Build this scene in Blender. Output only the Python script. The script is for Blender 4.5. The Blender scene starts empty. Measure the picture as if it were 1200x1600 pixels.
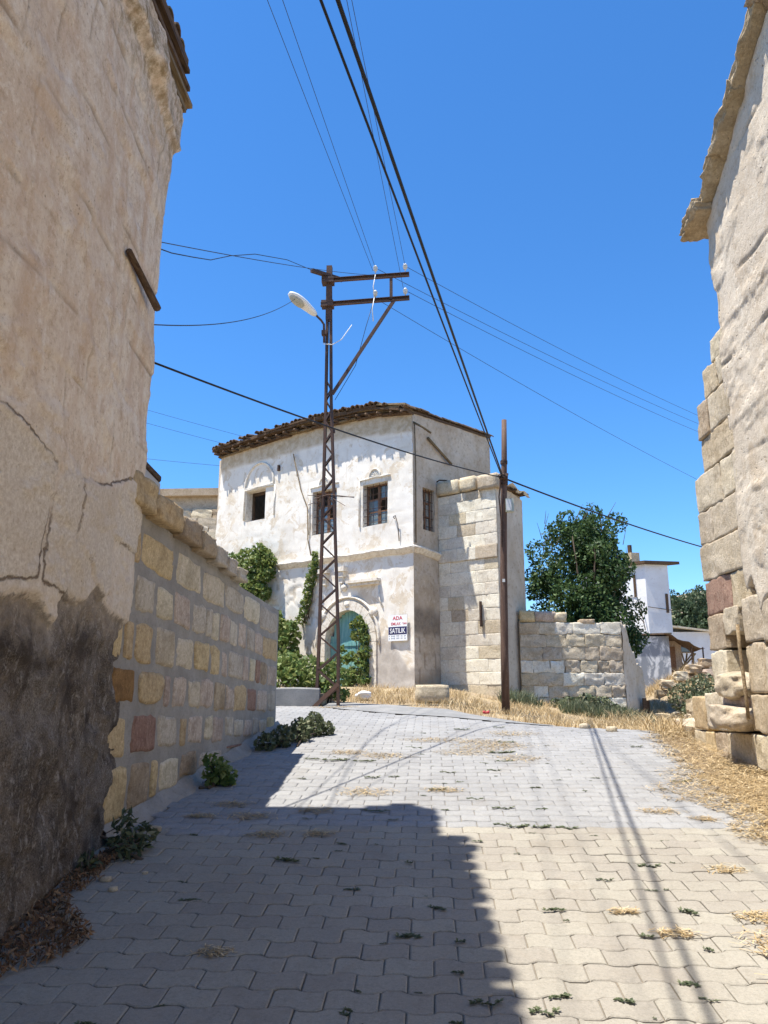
import bpy, math, random
import numpy as np
from mathutils import Vector, Matrix

R = random.Random(7)
rng = np.random.default_rng(7)
sc = bpy.context.scene
rad = math.radians

# ------------------------------------------------------------------ camera
cam_d = bpy.data.cameras.new('camera')
cam_d.sensor_fit = 'VERTICAL'
cam_d.sensor_height = 36.0
cam_d.lens = 26.55
cam_d.clip_end = 3000
cam = bpy.data.objects.new('camera', cam_d)
sc.collection.objects.link(cam)
cam.location = (0, 0, 1.55)
cam.rotation_euler = (rad(103.1), 0, rad(3.4))
sc.camera = cam

# ------------------------------------------------------------------ light
SUN = Vector((.33, .12, -1.0))                       # the way the light travels
to_sun = -SUN.normalized()
world = bpy.data.worlds.new('World')
sc.world = world
world.use_nodes = True
wn = world.node_tree
bg = wn.nodes['Background']
sky = wn.nodes.new('ShaderNodeTexSky')
sky.sky_type = 'NISHITA'
sky.sun_disc = False
sky.sun_elevation = math.asin(to_sun.z)
sky.sun_rotation = math.atan2(to_sun.x, to_sun.y)
sky.altitude = 3000
sky.air_density = 1.5
sky.dust_density = 0.0
sky.ozone_density = 10.0
sat = wn.nodes.new('ShaderNodeHueSaturation')
sat.inputs['Saturation'].default_value = 1.14
wn.links.new(sky.outputs[0], sat.inputs['Color'])
wn.links.new(sat.outputs[0], bg.inputs[0])
bg.inputs[1].default_value = 0.125
sun_d = bpy.data.lights.new('sun', 'SUN')
sun_d.energy = 5.0
sun_d.angle = rad(0.53)
sun_d.color = (1.0, 0.945, 0.855)
sun = bpy.data.objects.new('sun', sun_d)
sc.collection.objects.link(sun)
sun.rotation_euler = SUN.to_track_quat('-Z', 'Y').to_euler()
sun.location = (-20, -8, 40)
sc.view_settings.view_transform = 'Standard'
sc.view_settings.look = 'None'
sc.view_settings.gamma = 1.0
sc.view_settings.exposure = 0.92
sc.view_settings.use_curve_mapping = False
sc.cycles.max_bounces = 8

# ------------------------------------------------------------------ helpers
BASE = {}


def link(o):
    sc.collection.objects.link(o)
    return o


def thing(name, label, cat, loc=(0, 0, 0), group=None, kind=None):
    o = bpy.data.objects.new(name, None)
    o.empty_display_size = .2
    link(o)
    o.location = loc
    o['label'] = label
    o['category'] = cat
    if group:
        o['group'] = group
    if kind:
        o['kind'] = kind
    BASE[o.name] = np.array(loc, float)
    return o


def tag(o, label, cat=None, group=None, kind=None):
    o['label'] = label
    if cat:
        o['category'] = cat
    if group:
        o['group'] = group
    if kind:
        o['kind'] = kind
    return o


def new_mesh(name, V, F, mat=None, smooth=False, attrs=None):
    me = bpy.data.meshes.new(name)
    V = np.asarray(V, np.float32)
    if isinstance(F, np.ndarray):
        n, k = F.shape
        me.vertices.add(len(V))
        me.vertices.foreach_set('co', V.ravel())
        me.loops.add(n * k)
        me.loops.foreach_set('vertex_index', F.astype(np.int32).ravel())
        me.polygons.add(n)
        me.polygons.foreach_set('loop_start', (np.arange(n) * k).astype(np.int32))
        me.polygons.foreach_set('loop_total', np.full(n, k, np.int32))
        me.update(calc_edges=True)
        me.validate()
    else:
        me.from_pydata(V.tolist(), [], [list(map(int, f)) for f in F])
    if smooth:
        me.polygons.foreach_set('use_smooth', np.ones(len(me.polygons), bool))
    if mat:
        me.materials.append(mat)
    if attrs:
        for k, a in attrs.items():
            at = me.attributes.new(k, 'FLOAT', 'POINT')
            at.data.foreach_set('value', np.asarray(a, np.float32))
    return me


def mk(name, V, F, mat, parent=None, smooth=False, attrs=None, loc=None, kind=None):
    """One mesh object; V in world coordinates."""
    V = np.asarray(V, float)
    if parent is not None:
        b = BASE[parent.name]
    else:
        b = np.array(loc if loc is not None else (0, 0, 0), float)
    o = bpy.data.objects.new(name, new_mesh(name, V - b, F, mat, smooth, attrs))
    link(o)
    if parent is not None:
        o.parent = parent
    else:
        o.location = b
    BASE[o.name] = b
    if kind:
        o['kind'] = kind
    return o


class MB:
    """Collects shapes into one mesh."""
    def __init__(s):
        s.V, s.F, s.n = [], [], 0

    def add(s, V, F):
        V = np.asarray(V, float)
        s.V.append(V)
        s.F += [[i + s.n for i in f] for f in (F.tolist() if isinstance(F, np.ndarray) else F)]
        s.n += len(V)
        return s

    def box(s, c, half, ax=None):
        return s.add(*box(c, half, ax))

    def bar(s, a, b, w, h, up=(0, 0, 1)):
        return s.add(*bar(a, b, w, h, up))

    def tube(s, pts, r, n=7):
        return s.add(*tube(pts, r, n))

    def build(s, name, mat, parent=None, smooth=False, loc=None, kind=None):
        return mk(name, np.concatenate(s.V), s.F, mat, parent, smooth, None, loc, kind)


BOXF = [[0, 3, 2, 1], [4, 5, 6, 7], [0, 1, 5, 4], [1, 2, 6, 5], [2, 3, 7, 6], [3, 0, 4, 7]]


def box(c, half, ax=None):
    sg = np.array([[-1, -1, -1], [1, -1, -1], [1, 1, -1], [-1, 1, -1], [-1, -1, 1], [1, -1, 1], [1, 1, 1], [-1, 1, 1]], float)
    L = sg * np.array(half, float)
    if ax is not None:
        L = L @ np.array(ax, float)
    return L + np.array(c, float), BOXF


def unit(v):
    v = np.asarray(v, float)
    return v / (np.linalg.norm(v) + 1e-12)


def bar(a, b, w, h, up=(0, 0, 1)):
    a, b = np.array(a, float), np.array(b, float)
    d = unit(b - a)
    u = np.array(up, float)
    if abs(d @ u) > .97:
        u = np.array([0, 1., 0])
    x = unit(np.cross(u, d))
    z = np.cross(d, x)
    return box((a + b) / 2, (w / 2, np.linalg.norm(b - a) / 2, h / 2), (x, d, z))


def tube(pts, r, n=7, cap=True):
    P = np.array(pts, float)
    rr = np.full(len(P), r, float) if np.isscalar(r) else np.array(r, float)
    V, prev = [], None
    for i in range(len(P)):
        d = unit(P[min(i + 1, len(P) - 1)] - P[max(i - 1, 0)])
        if prev is None:
            u = np.array([0, 0, 1.]) if abs(d[2]) < .9 else np.array([1., 0, 0])
        else:
            u = prev
        x = unit(u - d * (u @ d))
        y = np.cross(d, x)
        prev = x
        for k in range(n):
            t = 2 * math.pi * k / n
            V.append(P[i] + rr[i] * (x * math.cos(t) + y * math.sin(t)))
    F = []
    for i in range(len(P) - 1):
        for k in range(n):
            a, b = i * n + k, i * n + (k + 1) % n
            F.append([a, b, b + n, a + n])
    if cap:
        F.append(list(range(n))[::-1])
        F.append([(len(P) - 1) * n + k for k in range(n)])
    return np.array(V), F


def _hash(i, j, k, seed):
    h = (i.astype(np.int64) * 374761393 + j.astype(np.int64) * 668265263 + k.astype(np.int64) * 2147483647 + seed * 1274126177) & 0xffffffff
    h = ((h ^ (h >> 13)) * 1274126177) & 0xffffffff
    h = h ^ (h >> 16)
    return (h & 0xffffff) / float(0xffffff)


def vnoise(P, seed=0):
    P = np.asarray(P, float)
    I = np.floor(P).astype(np.int64)
    f = P - I
    f = f * f * (3 - 2 * f)
    out = 0
    for a in (0, 1):
        for b in (0, 1):
            for c in (0, 1):
                w = (f[:, 0] if a else 1 - f[:, 0]) * (f[:, 1] if b else 1 - f[:, 1]) * (f[:, 2] if c else 1 - f[:, 2])
                out = out + w * _hash(I[:, 0] + a, I[:, 1] + b, I[:, 2] + c, seed)
    return out * 2 - 1


def fbm(P, scale=1.0, octv=4, seed=0, gain=.5):
    P = np.asarray(P, float) * scale
    a, s, out = 1.0, 0.0, 0
    for o in range(octv):
        out = out + a * vnoise(P, seed + o * 17)
        s += a
        a *= gain
        P = P * 2.03 + 5.7
    return out / s


def ss(a, b, t):
    t = np.clip((np.asarray(t, float) - a) / (b - a), 0, 1)
    return t * t * (3 - 2 * t)


def poly_sd(P, poly):
    """Signed distance to a polygon, negative inside."""
    P = np.asarray(P, float)
    poly = np.asarray(poly, float)
    d = np.full(len(P), 1e9)
    ins = np.zeros(len(P), bool)
    n = len(poly)
    for i in range(n):
        a, b = poly[i], poly[(i + 1) % n]
        e = b - a
        t = np.clip(((P - a) @ e) / (e @ e), 0, 1)
        d = np.minimum(d, np.linalg.norm(P - (a + t[:, None] * e), axis=1))
        c = ((a[1] > P[:, 1]) != (b[1] > P[:, 1])) & (P[:, 0] < (b[0] - a[0]) * (P[:, 1] - a[1]) / (b[1] - a[1] + 1e-12) + a[0])
        ins ^= c
    return np.where(ins, -d, d)


def gridF(nu, nv, keep=None):
    i, j = np.meshgrid(np.arange(nu - 1), np.arange(nv - 1), indexing='ij')
    a = i * nv + j
    F = np.stack([a, a + nv, a + nv + 1, a + 1], -1).reshape(-1, 4)
    if keep is not None:
        F = F[keep.reshape(-1)]
    return F


# terrain height ------------------------------------------------------------
def g(x, y):
    x, y = np.asarray(x, float), np.asarray(y, float)
    b = np.interp(y, [-50, 10.2, 13.5, 20, 34, 60, 400], [-5, 1.02, 1.24, 1.565, 2.0, 3.0, 6])
    b = b - (.16 * np.clip(x - .3, 0, 7) + .1 * np.clip(x - 5, 0, 2)) * ss(9.8, 14, y)
    b = b + 1.75 * np.exp(-((x - 8.9) / 2.3) ** 2 - ((y - 25.5) / 3.2) ** 2)
    b = b + 1.2 * ss(8, 14, x) * ss(12, 30, y)
    return b


def gz(x, y):
    return float(g(x, y))


# ------------------------------------------------------------------ materials
class Nd:
    def __init__(s, name):
        s.m = bpy.data.materials.new(name)
        s.m.use_nodes = True
        s.t = s.m.node_tree
        s.b = s.t.nodes['Principled BSDF']
        s.o = s.t.nodes['Material Output']
        s._p = None

    def n(s, typ):
        return s.t.nodes.new(typ)

    def l(s, a, b):
        s.t.links.new(a, b)

    def set(s, sock, v):
        if isinstance(v, bpy.types.NodeSocket):
            s.l(v, sock)
        elif isinstance(v, (tuple, list)) and len(v) == 3 and sock.type == 'RGBA':
            sock.default_value = (*v, 1)
        else:
            sock.default_value = v

    @property
    def pos(s):
        if s._p is None:
            s._p = s.n('ShaderNodeNewGeometry').outputs['Position']
        return s._p

    def scaled(s, sc3):
        m = s.n('ShaderNodeMapping')
        s.l(s.pos, m.inputs[0])
        m.inputs['Scale'].default_value = sc3
        return m.outputs[0]

    def noise(s, scale, detail=4, rough=.6, vec=None, dist=0.0):
        x = s.n('ShaderNodeTexNoise')
        s.l(vec or s.pos, x.inputs['Vector'])
        x.inputs['Scale'].default_value = scale
        x.inputs['Detail'].default_value = detail
        x.inputs['Roughness'].default_value = rough
        x.inputs['Distortion'].default_value = dist
        return x.outputs['Fac']

    def vor(s, scale, vec=None, feature='F1', rnd=1.0):
        x = s.n('ShaderNodeTexVoronoi')
        x.feature = feature
        s.l(vec or s.pos, x.inputs['Vector'])
        x.inputs['Scale'].default_value = scale
        x.inputs['Randomness'].default_value = rnd
        return x.outputs['Distance']

    def ramp(s, f, stops, interp='LINEAR'):
        r = s.n('ShaderNodeValToRGB')
        s.l(f, r.inputs[0])
        e = r.color_ramp.elements
        r.color_ramp.interpolation = interp
        while len(e) < len(stops):
            e.new(.5)
        for k, (p, c) in zip(e, stops):
            k.position = p
            k.color = (c, c, c, 1) if isinstance(c, (int, float)) else (*c, 1)
        return r.outputs[0]

    def step(s, f, a, b):
        r = s.n('ShaderNodeMapRange')
        s.l(f, r.inputs[0])
        r.inputs[1].default_value = a
        r.inputs[2].default_value = b
        return r.outputs[0]

    def mix(s, f, a, b, mode='MIX'):
        x = s.n('ShaderNodeMix')
        x.data_type = 'RGBA'
        x.blend_type = mode
        s.set(x.inputs[0], f)
        s.set(x.inputs[6], a)
        s.set(x.inputs[7], b)
        return x.outputs[2]

    def ma(s, op, a, b=0.0):
        x = s.n('ShaderNodeMath')
        x.operation = op
        s.set(x.inputs[0], a)
        s.set(x.inputs[1], b)
        return x.outputs[0]

    def attr(s, name):
        x = s.n('ShaderNodeAttribute')
        x.attribute_name = name
        return x.outputs['Fac']

    def rnd(s):
        return s.n('ShaderNodeObjectInfo').outputs['Random']

    def hsv(s, col, h=.5, sat=1.0, v=1.0):
        x = s.n('ShaderNodeHueSaturation')
        s.set(x.inputs['Hue'], h)
        s.set(x.inputs['Saturation'], sat)
        s.set(x.inputs['Value'], v)
        s.set(x.inputs['Color'], col)
        return x.outputs[0]

    def fin(s, col, rough=.9, height=None, strength=.5, dist=.02, metal=0.0, spec=.25):
        s.set(s.b.inputs['Base Color'], col)
        s.set(s.b.inputs['Roughness'], rough)
        s.b.inputs['Metallic'].default_value = metal
        s.b.inputs['Specular IOR Level'].default_value = spec
        if height is not None:
            bp = s.n('ShaderNodeBump')
            bp.inputs['Strength'].default_value = strength
            bp.inputs['Distance'].default_value = dist
            s.l(height, bp.inputs['Height'])
            s.l(bp.outputs[0], s.b.inputs['Normal'])
        return s.m


def stone_mat(name, c0, c1, c2, grain=1.0, bump=.6, pit=.5, vein=None):
    """Cut tuff: two tones plus stains, pits, grain; every stone shifts a little by its own random value."""
    k = Nd(name)
    rn = k.rnd()
    off = k.n('ShaderNodeVectorMath')
    off.operation = 'ADD'
    k.l(k.pos, off.inputs[0])
    cmb = k.n('ShaderNodeCombineXYZ')
    k.l(k.ma('MULTIPLY', rn, 37.0), cmb.inputs[0])
    k.l(k.ma('MULTIPLY', rn, 91.0), cmb.inputs[2])
    k.l(cmb.outputs[0], off.inputs[1])
    v = off.outputs[0]
    n1 = k.noise(3.5 * grain, 5, .65, v, .6)
    wst = k.noise(1.7, 5, .7, None, .5)
    n2 = k.noise(22 * grain, 5, .7, v)
    n3 = k.noise(110, 3, .7, v)
    if vein:
        mp = k.n('ShaderNodeMapping')
        k.l(v, mp.inputs[0])
        mp.inputs['Scale'].default_value = vein
        n1 = k.noise(1.0, 6, .7, mp.outputs[0], 1.2)
    col = k.mix(k.step(n1, .35, .65), c0, c1)
    col = k.mix(k.step(n2, .55, .8), col, c2)
    col = k.mix(k.ma('MULTIPLY', k.step(n3, .5, .85), .35), col, tuple(x * .45 for x in c2))
    g1 = k.noise(34 * grain, 5, .8, v)
    col = k.mix(k.ma('MULTIPLY', k.step(g1, .55, .63), .6), col, tuple(x * .55 for x in c0))
    col = k.mix(k.ma('MULTIPLY', k.step(g1, .45, .38), .6), col, tuple(min(.85, x * 1.28) for x in c1))
    blot = k.noise(7 * grain, 4, .7, v, .8)
    col = k.mix(k.ma('MULTIPLY', k.step(blot, .54, .64), .45), col, tuple(x * .8 for x in c2))
    col = k.mix(k.ma('MULTIPLY', k.step(wst, .52, .64), .38), col, tuple(x * .6 for x in c2))
    pits = k.ramp(k.vor(34 * grain, v), [(0.0, 0.0), (.22, 1.0), (1.0, 1.0)])
    pm = k.step(k.noise(9, 2, .5, v), .5, .62)
    pitm = k.ma('MULTIPLY', k.ma('SUBTRACT', 1.0, pits), pm)
    col = k.mix(k.ma('MULTIPLY', pitm, pit), col, tuple(x * .35 for x in c0))
    col = k.hsv(col, k.ma('ADD', .496, k.ma('MULTIPLY', rn, .014)), 1.0, k.ma('ADD', .88, k.ma('MULTIPLY', k.rnd(), .24)))
    h = k.ma('ADD', k.ma('ADD', k.ma('MULTIPLY', g1, .7), k.ma('MULTIPLY', n2, .6)), k.ma('SUBTRACT', k.ma('MULTIPLY', n3, .3), k.ma('MULTIPLY', pitm, .7)))
    return k.fin(col, .95, h, bump, .022, spec=.12)


M = {}
M['st_ochre'] = stone_mat('stone_ochre', (.47, .34, .18), (.61, .47, .28), (.35, .235, .12), vein=(5, 14, 14))
M['st_cream'] = stone_mat('stone_cream', (.48, .395, .27), (.62, .53, .40), (.36, .28, .185))
M['st_pink'] = stone_mat('stone_pink', (.42, .32, .25), (.54, .445, .36), (.31, .22, .165), vein=(10, 16, 4))
M['st_red'] = stone_mat('stone_red', (.27, .155, .115), (.36, .235, .175), (.19, .10, .075), vein=(10, 16, 4))
M['st_brown'] = stone_mat('stone_brown', (.22, .12, .05), (.30, .17, .07), (.14, .08, .04))
M['st_grey'] = stone_mat('stone_grey', (.44, .375, .29), (.56, .49, .39), (.34, .27, .19))
M['st_buff'] = stone_mat('stone_buff', (.45, .345, .225), (.56, .455, .325), (.33, .235, .145), .8, 1.0, .8)
M['st_buffdark'] = stone_mat('stone_buff_worn', (.37, .275, .175), (.48, .375, .26), (.26, .185, .115), .8, 1.0, .8)
M['st_white'] = stone_mat('stone_whitish', (.53, .435, .305), (.62, .53, .40), (.40, .305, .195), .8, .9, .7)
M['st_pale'] = stone_mat('stone_pale_cream', (.70, .62, .49), (.77, .71, .59), (.58, .49, .36), .7, .6, .4)

# ================================================================== GROUND AND ROAD
def ground_mat():
    k = Nd('dry_earth')
    n1 = k.noise(.9, 5, .6)
    n2 = k.noise(14, 5, .7)
    col = k.mix(k.step(n1, .4, .62), (.30, .235, .16), (.42, .33, .20))
    col = k.mix(k.step(n2, .5, .8), col, (.22, .17, .12))
    return k.fin(col, .97, n2, .8, .04, spec=.1)


M['earth'] = ground_mat()
fx = np.concatenate([-np.geomspace(9, 900, 22)[::-1], np.arange(-8.5, 14.1, .3), np.geomspace(15, 900, 22)])
fy = np.concatenate([-np.geomspace(4, 900, 16)[::-1], np.arange(-3.5, 32, .3), np.geomspace(33, 1500, 26)])
GX, GY = np.meshgrid(fx, fy, indexing='ij')
gzv = g(GX.ravel(), GY.ravel()) - .03
gp = np.stack([GX.ravel(), GY.ravel(), gzv], 1)
gp[:, 2] += .02 * fbm(gp * [1, 1, 0], 1.6, 3, 3)
tag(mk('ground', gp, gridF(len(fx), len(fy)), M['earth'], smooth=True),
    'dry tan earth lying beyond and beside the paved lane', kind='structure')

ROADX = ([-60, 5.6, 6.4, 7.9, 10.3], [2.45, 2.38, 2.42, 2.52, 2.8])
BACKX = ([-7, -1.95, -1.88, -1.4, -.52, .26, .82, 1.43, 1.97, 2.8], [13.42, 13.40, 13.3, 12.84, 12.13, 11.72, 11.55, 11.22, 10.82, 10.38])


def in_road(x, y):
    if y < 10.3:
        return -2.13 < x < np.interp(y, *ROADX)
    return -6.8 < x < 2.8 and y < np.interp(x, *BACKX)


def paver_mat(name, c0, c1):
    k = Nd(name)
    n1 = k.noise(1.1, 4, .6)
    n2 = k.noise(26, 4, .7)
    n3 = k.noise(260, 2, .8)
    col = k.mix(k.step(n1, .35, .68), c0, c1)
    col = k.mix(k.ma('MULTIPLY', k.step(n2, .52, .8), .55), col, tuple(x * .62 for x in c0))
    col = k.mix(k.ma('MULTIPLY', k.step(n3, .55, .8), .5), col, tuple(x * 1.35 for x in c1))
    col = k.mix(k.ma('MULTIPLY', k.step(n3, .45, .25), .5), col, tuple(x * .5 for x in c0))
    g1 = k.noise(75, 4, .8)
    col = k.mix(k.ma('MULTIPLY', k.step(g1, .54, .66), .5), col, tuple(x * .62 for x in c0))
    col = k.mix(k.ma('MULTIPLY', k.step(g1, .45, .35), .35), col, tuple(x * 1.3 for x in c1))
    stn = k.step(k.noise(1.9, 7, .78, None, .8), .53, .70)
    col = k.mix(k.ma('MULTIPLY', stn, .35), col, (.20, .165, .125))
    v = k.ma('FRACT', k.ma('ADD', k.rnd(), k.attr('tint')))
    col = k.hsv(col, k.ma('ADD', .497, k.ma('MULTIPLY', v, .012)), 1.0, k.ma('ADD', .94, k.ma('MULTIPLY', v, .12)))
    h = k.ma('ADD', k.ma('MULTIPLY', n3, .6), k.ma('MULTIPLY', n2, .5))
    return k.fin(col, .93, h, .55, .006, spec=.18)


M['paver_beige'] = paver_mat('beige_paver', (.27, .245, .205), (.315, .29, .245))
M['paver_grey'] = paver_mat('grey_paver', (.245, .243, .240), (.30, .297, .29))
k = Nd('joint_sand')
M['sand'] = k.fin(k.mix(k.noise(40, 4, .7), (.17, .14, .105), (.40, .34, .26)), .97, k.noise(90, 4, .7), .8, .02, spec=.1)

# bedding sand under the pavers (the road's own mesh)
bx, by = np.arange(-6.9, 2.95, .12), np.arange(-2.0, 13.6, .12)
BX, BY = np.meshgrid(bx, by, indexing='ij')
keep = np.array([[in_road(x + .06, y + .06) for y in by[:-1]] for x in bx[:-1]])
bp = np.stack([BX.ravel(), BY.ravel(), g(BX.ravel(), BY.ravel()) - .013], 1)
bp[:, 2] += .003 * fbm(bp, 9, 2, 5)
road = mk('road', bp, gridF(len(bx), len(by), keep), M['sand'], smooth=True)
tag(road, 'rising lane of wavy interlocking concrete pavers with sandy joints', kind='structure')

PW, PH = .218, .149
PA = .012


def paver_shape(phase):
    ts = np.array([0, .10, .40, .60, .90, 1.0])
    wv = np.interp((ts + phase) % 1.0, [0, .10, .40, .60, .90, 1.0], [0, 1, 1, -1, -1, 0]) * PA
    if phase:
        wv[0] = wv[-1] = 0
    gx, gy = .0022, .0024
    xs = (ts - .5) * (PW - 2 * gx)
    lo = np.stack([xs, -PH / 2 + gy + wv], 1)
    hi = np.stack([xs[::-1], PH / 2 - gy + wv[::-1]], 1)
    out = np.concatenate([lo, hi])
    cen = out.mean(0)
    ins = out.copy()
    ins[:, 1] += np.where(np.arange(12) < 6, .005, -.005)
    ins[:, 0] -= np.sign(ins[:, 0] - cen[0]) * np.where(np.abs(ins[:, 0]) > PW * .47, .006, 0)
    V = np.concatenate([np.c_[out, np.full(12, -.032)], np.c_[out, np.full(12, -.004)], np.c_[ins, np.zeros(12)]])
    F = []
    for r in (0, 12):
        for i in range(12):
            j = (i + 1) % 12
            F.append([r + i, r + j, r + 12 + j, r + 12 + i])
    top = [24 + i for i in range(12)]
    # top as a strip of quads
    for i in range(5):
        F.append([24 + i, 24 + i + 1, 24 + 10 - i, 24 + 11 - i])
    return V, F


PS = [paver_shape(0.0), paver_shape(.5)]
PM = {}
for ph in (0, 1):
    for mt in ('paver_beige', 'paver_grey'):
        PM[ph, mt] = new_mesh('paver', PS[ph][0], PS[ph][1], M[mt])

cells = []
fwd = cam.matrix_world
camR = np.array(cam.rotation_euler.to_matrix())
for r in range(-14, 92):
    y = (r + .5) * PH
    ph = r % 2
    for c in range(-34, 16):
        x = (c + .5 + (.5 if ph else 0)) * PW
        if not in_road(x, y):
            continue
        z = gz(x, y)
        v = camR.T @ (np.array([x, y, z]) - np.array([0, 0, 1.55]))
        inview = v[2] < -.5 and abs(v[0] / v[2]) < .53 and abs(v[1] / v[2]) < .70
        grey = y > 5.88 or (y > 5.6 and x < -1.35) or (y > 5.45 and -1.75 < x < -1.3)
        cells.append((0 if inview else 1, math.hypot(x, y), x, y, z, ph, 'paver_grey' if grey else 'paver_beige'))
cells.sort()


def slope_mat(x, y):
    sx = (gz(x + .05, y) - gz(x - .05, y)) / .1
    sy = (gz(x, y + .05) - gz(x, y - .05)) / .1
    n = unit((-sx, -sy, 1))
    X = unit(np.array([1, 0, 0]) - n * n[0])
    Y = np.cross(n, X)
    return np.stack([X, Y, n], 1)


bV, bF, bM, bT = [], [], [], []
nv = 0
for i, (iv, d, x, y, z, ph, mt) in enumerate(cells):
    S = slope_mat(x, y)
    tilt = np.array(Matrix.Rotation(R.gauss(0, .006), 3, 'X') @ Matrix.Rotation(R.gauss(0, .006), 3, 'Y') @ Matrix.Rotation(R.gauss(0, .009), 3, 'Z'))
    z += R.gauss(0, .0013) + .004 * math.sin(x * 1.7 + y * .9) 
    if i < 300:
        o = bpy.data.objects.new('paver', PM[ph, mt])
        link(o)
        o.parent = road
        Mx = Matrix((S @ tilt).tolist()).to_4x4()
        Mx.translation = (x, y, z)
        o.matrix_local = Mx
    else:
        V = PS[ph][0] @ (S @ tilt).T + (x, y, z)
        bV.append(V)
        bF.append(np.array(PS[ph][1]) + nv)
        bM += [0 if mt == 'paver_beige' else 1] * len(PS[ph][1])
        bT.append(np.full(len(V), R.random()))
        nv += len(V)
pav = mk('paver', np.concatenate(bV), np.concatenate(bF), M['paver_beige'], road, attrs={'tint': np.concatenate(bT)}, kind='stuff')
pav.data.materials.append(M['paver_grey'])
pav.data.polygons.foreach_set('material_index', np.array(bM, np.int32))

# concrete apron behind the pavers
k = Nd('concrete_pale')
n1, n2 = k.noise(3, 5, .65), k.noise(60, 4, .7)
M['concrete'] = k.fin(k.mix(k.step(n2, .5, .8), k.mix(k.step(n1, .4, .65), (.21, .21, .205), (.28, .275, .265)), (.14, .137, .13)), .92, n2, .5, .01, spec=.15)
APX = ([-1.85, -.84, .19, .9, 1.6, 2.2], [14.9, 14.15, 13.25, 12.55, 11.6, 10.9])
axs = np.linspace(-1.85, 1.75, 30)
V = []
for t in np.linspace(0, 1, 6):
    for x in axs:
        y0 = np.interp(x, *BACKX) + .03
        y1 = max(np.interp(x, *APX), y0 + .02) + .08 * math.sin(x * 7) * t
        y = y0 + (y1 - y0) * t
        V.append((x, y, gz(x, y) + .006 - .05 * (t == 1)))
tag(mk('pavement', V, gridF(6, 30)[:, ::-1], M['concrete'], smooth=True), 'smooth grey concrete strip between the pavers and the dry grass', kind='structure')

# concrete kerb of the planting bed
kb = thing('planter_kerb', 'low grey concrete kerb holding the planting bed behind it', 'kerb', (-2.2, 13.45, gz(-2.2, 13.45)))
us = np.linspace(-7, -1.93, 60)
V, F = [], []
prof = [(13.42, -.3), (13.42, .29), (13.44, .31), (13.56, .315), (13.58, .29), (13.58, -.3)]
for u in us:
    for (yy, dz) in prof:
        V.append((u, yy + .006 * math.sin(u * 9), 1.235 + dz + .008 * math.sin(u * 5 + yy)))
F = gridF(len(us), len(prof)).tolist()
n = len(V)
F += [[n - 6 + i for i in range(6)], list(range(6))[::-1]]
mk('kerb_stone', V, F, M['concrete'], kb)
mk('bed_soil', *box((-4.4, 15.2, 1.35), (2.5, 1.6, .1)), M['earth'], kb)

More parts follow.
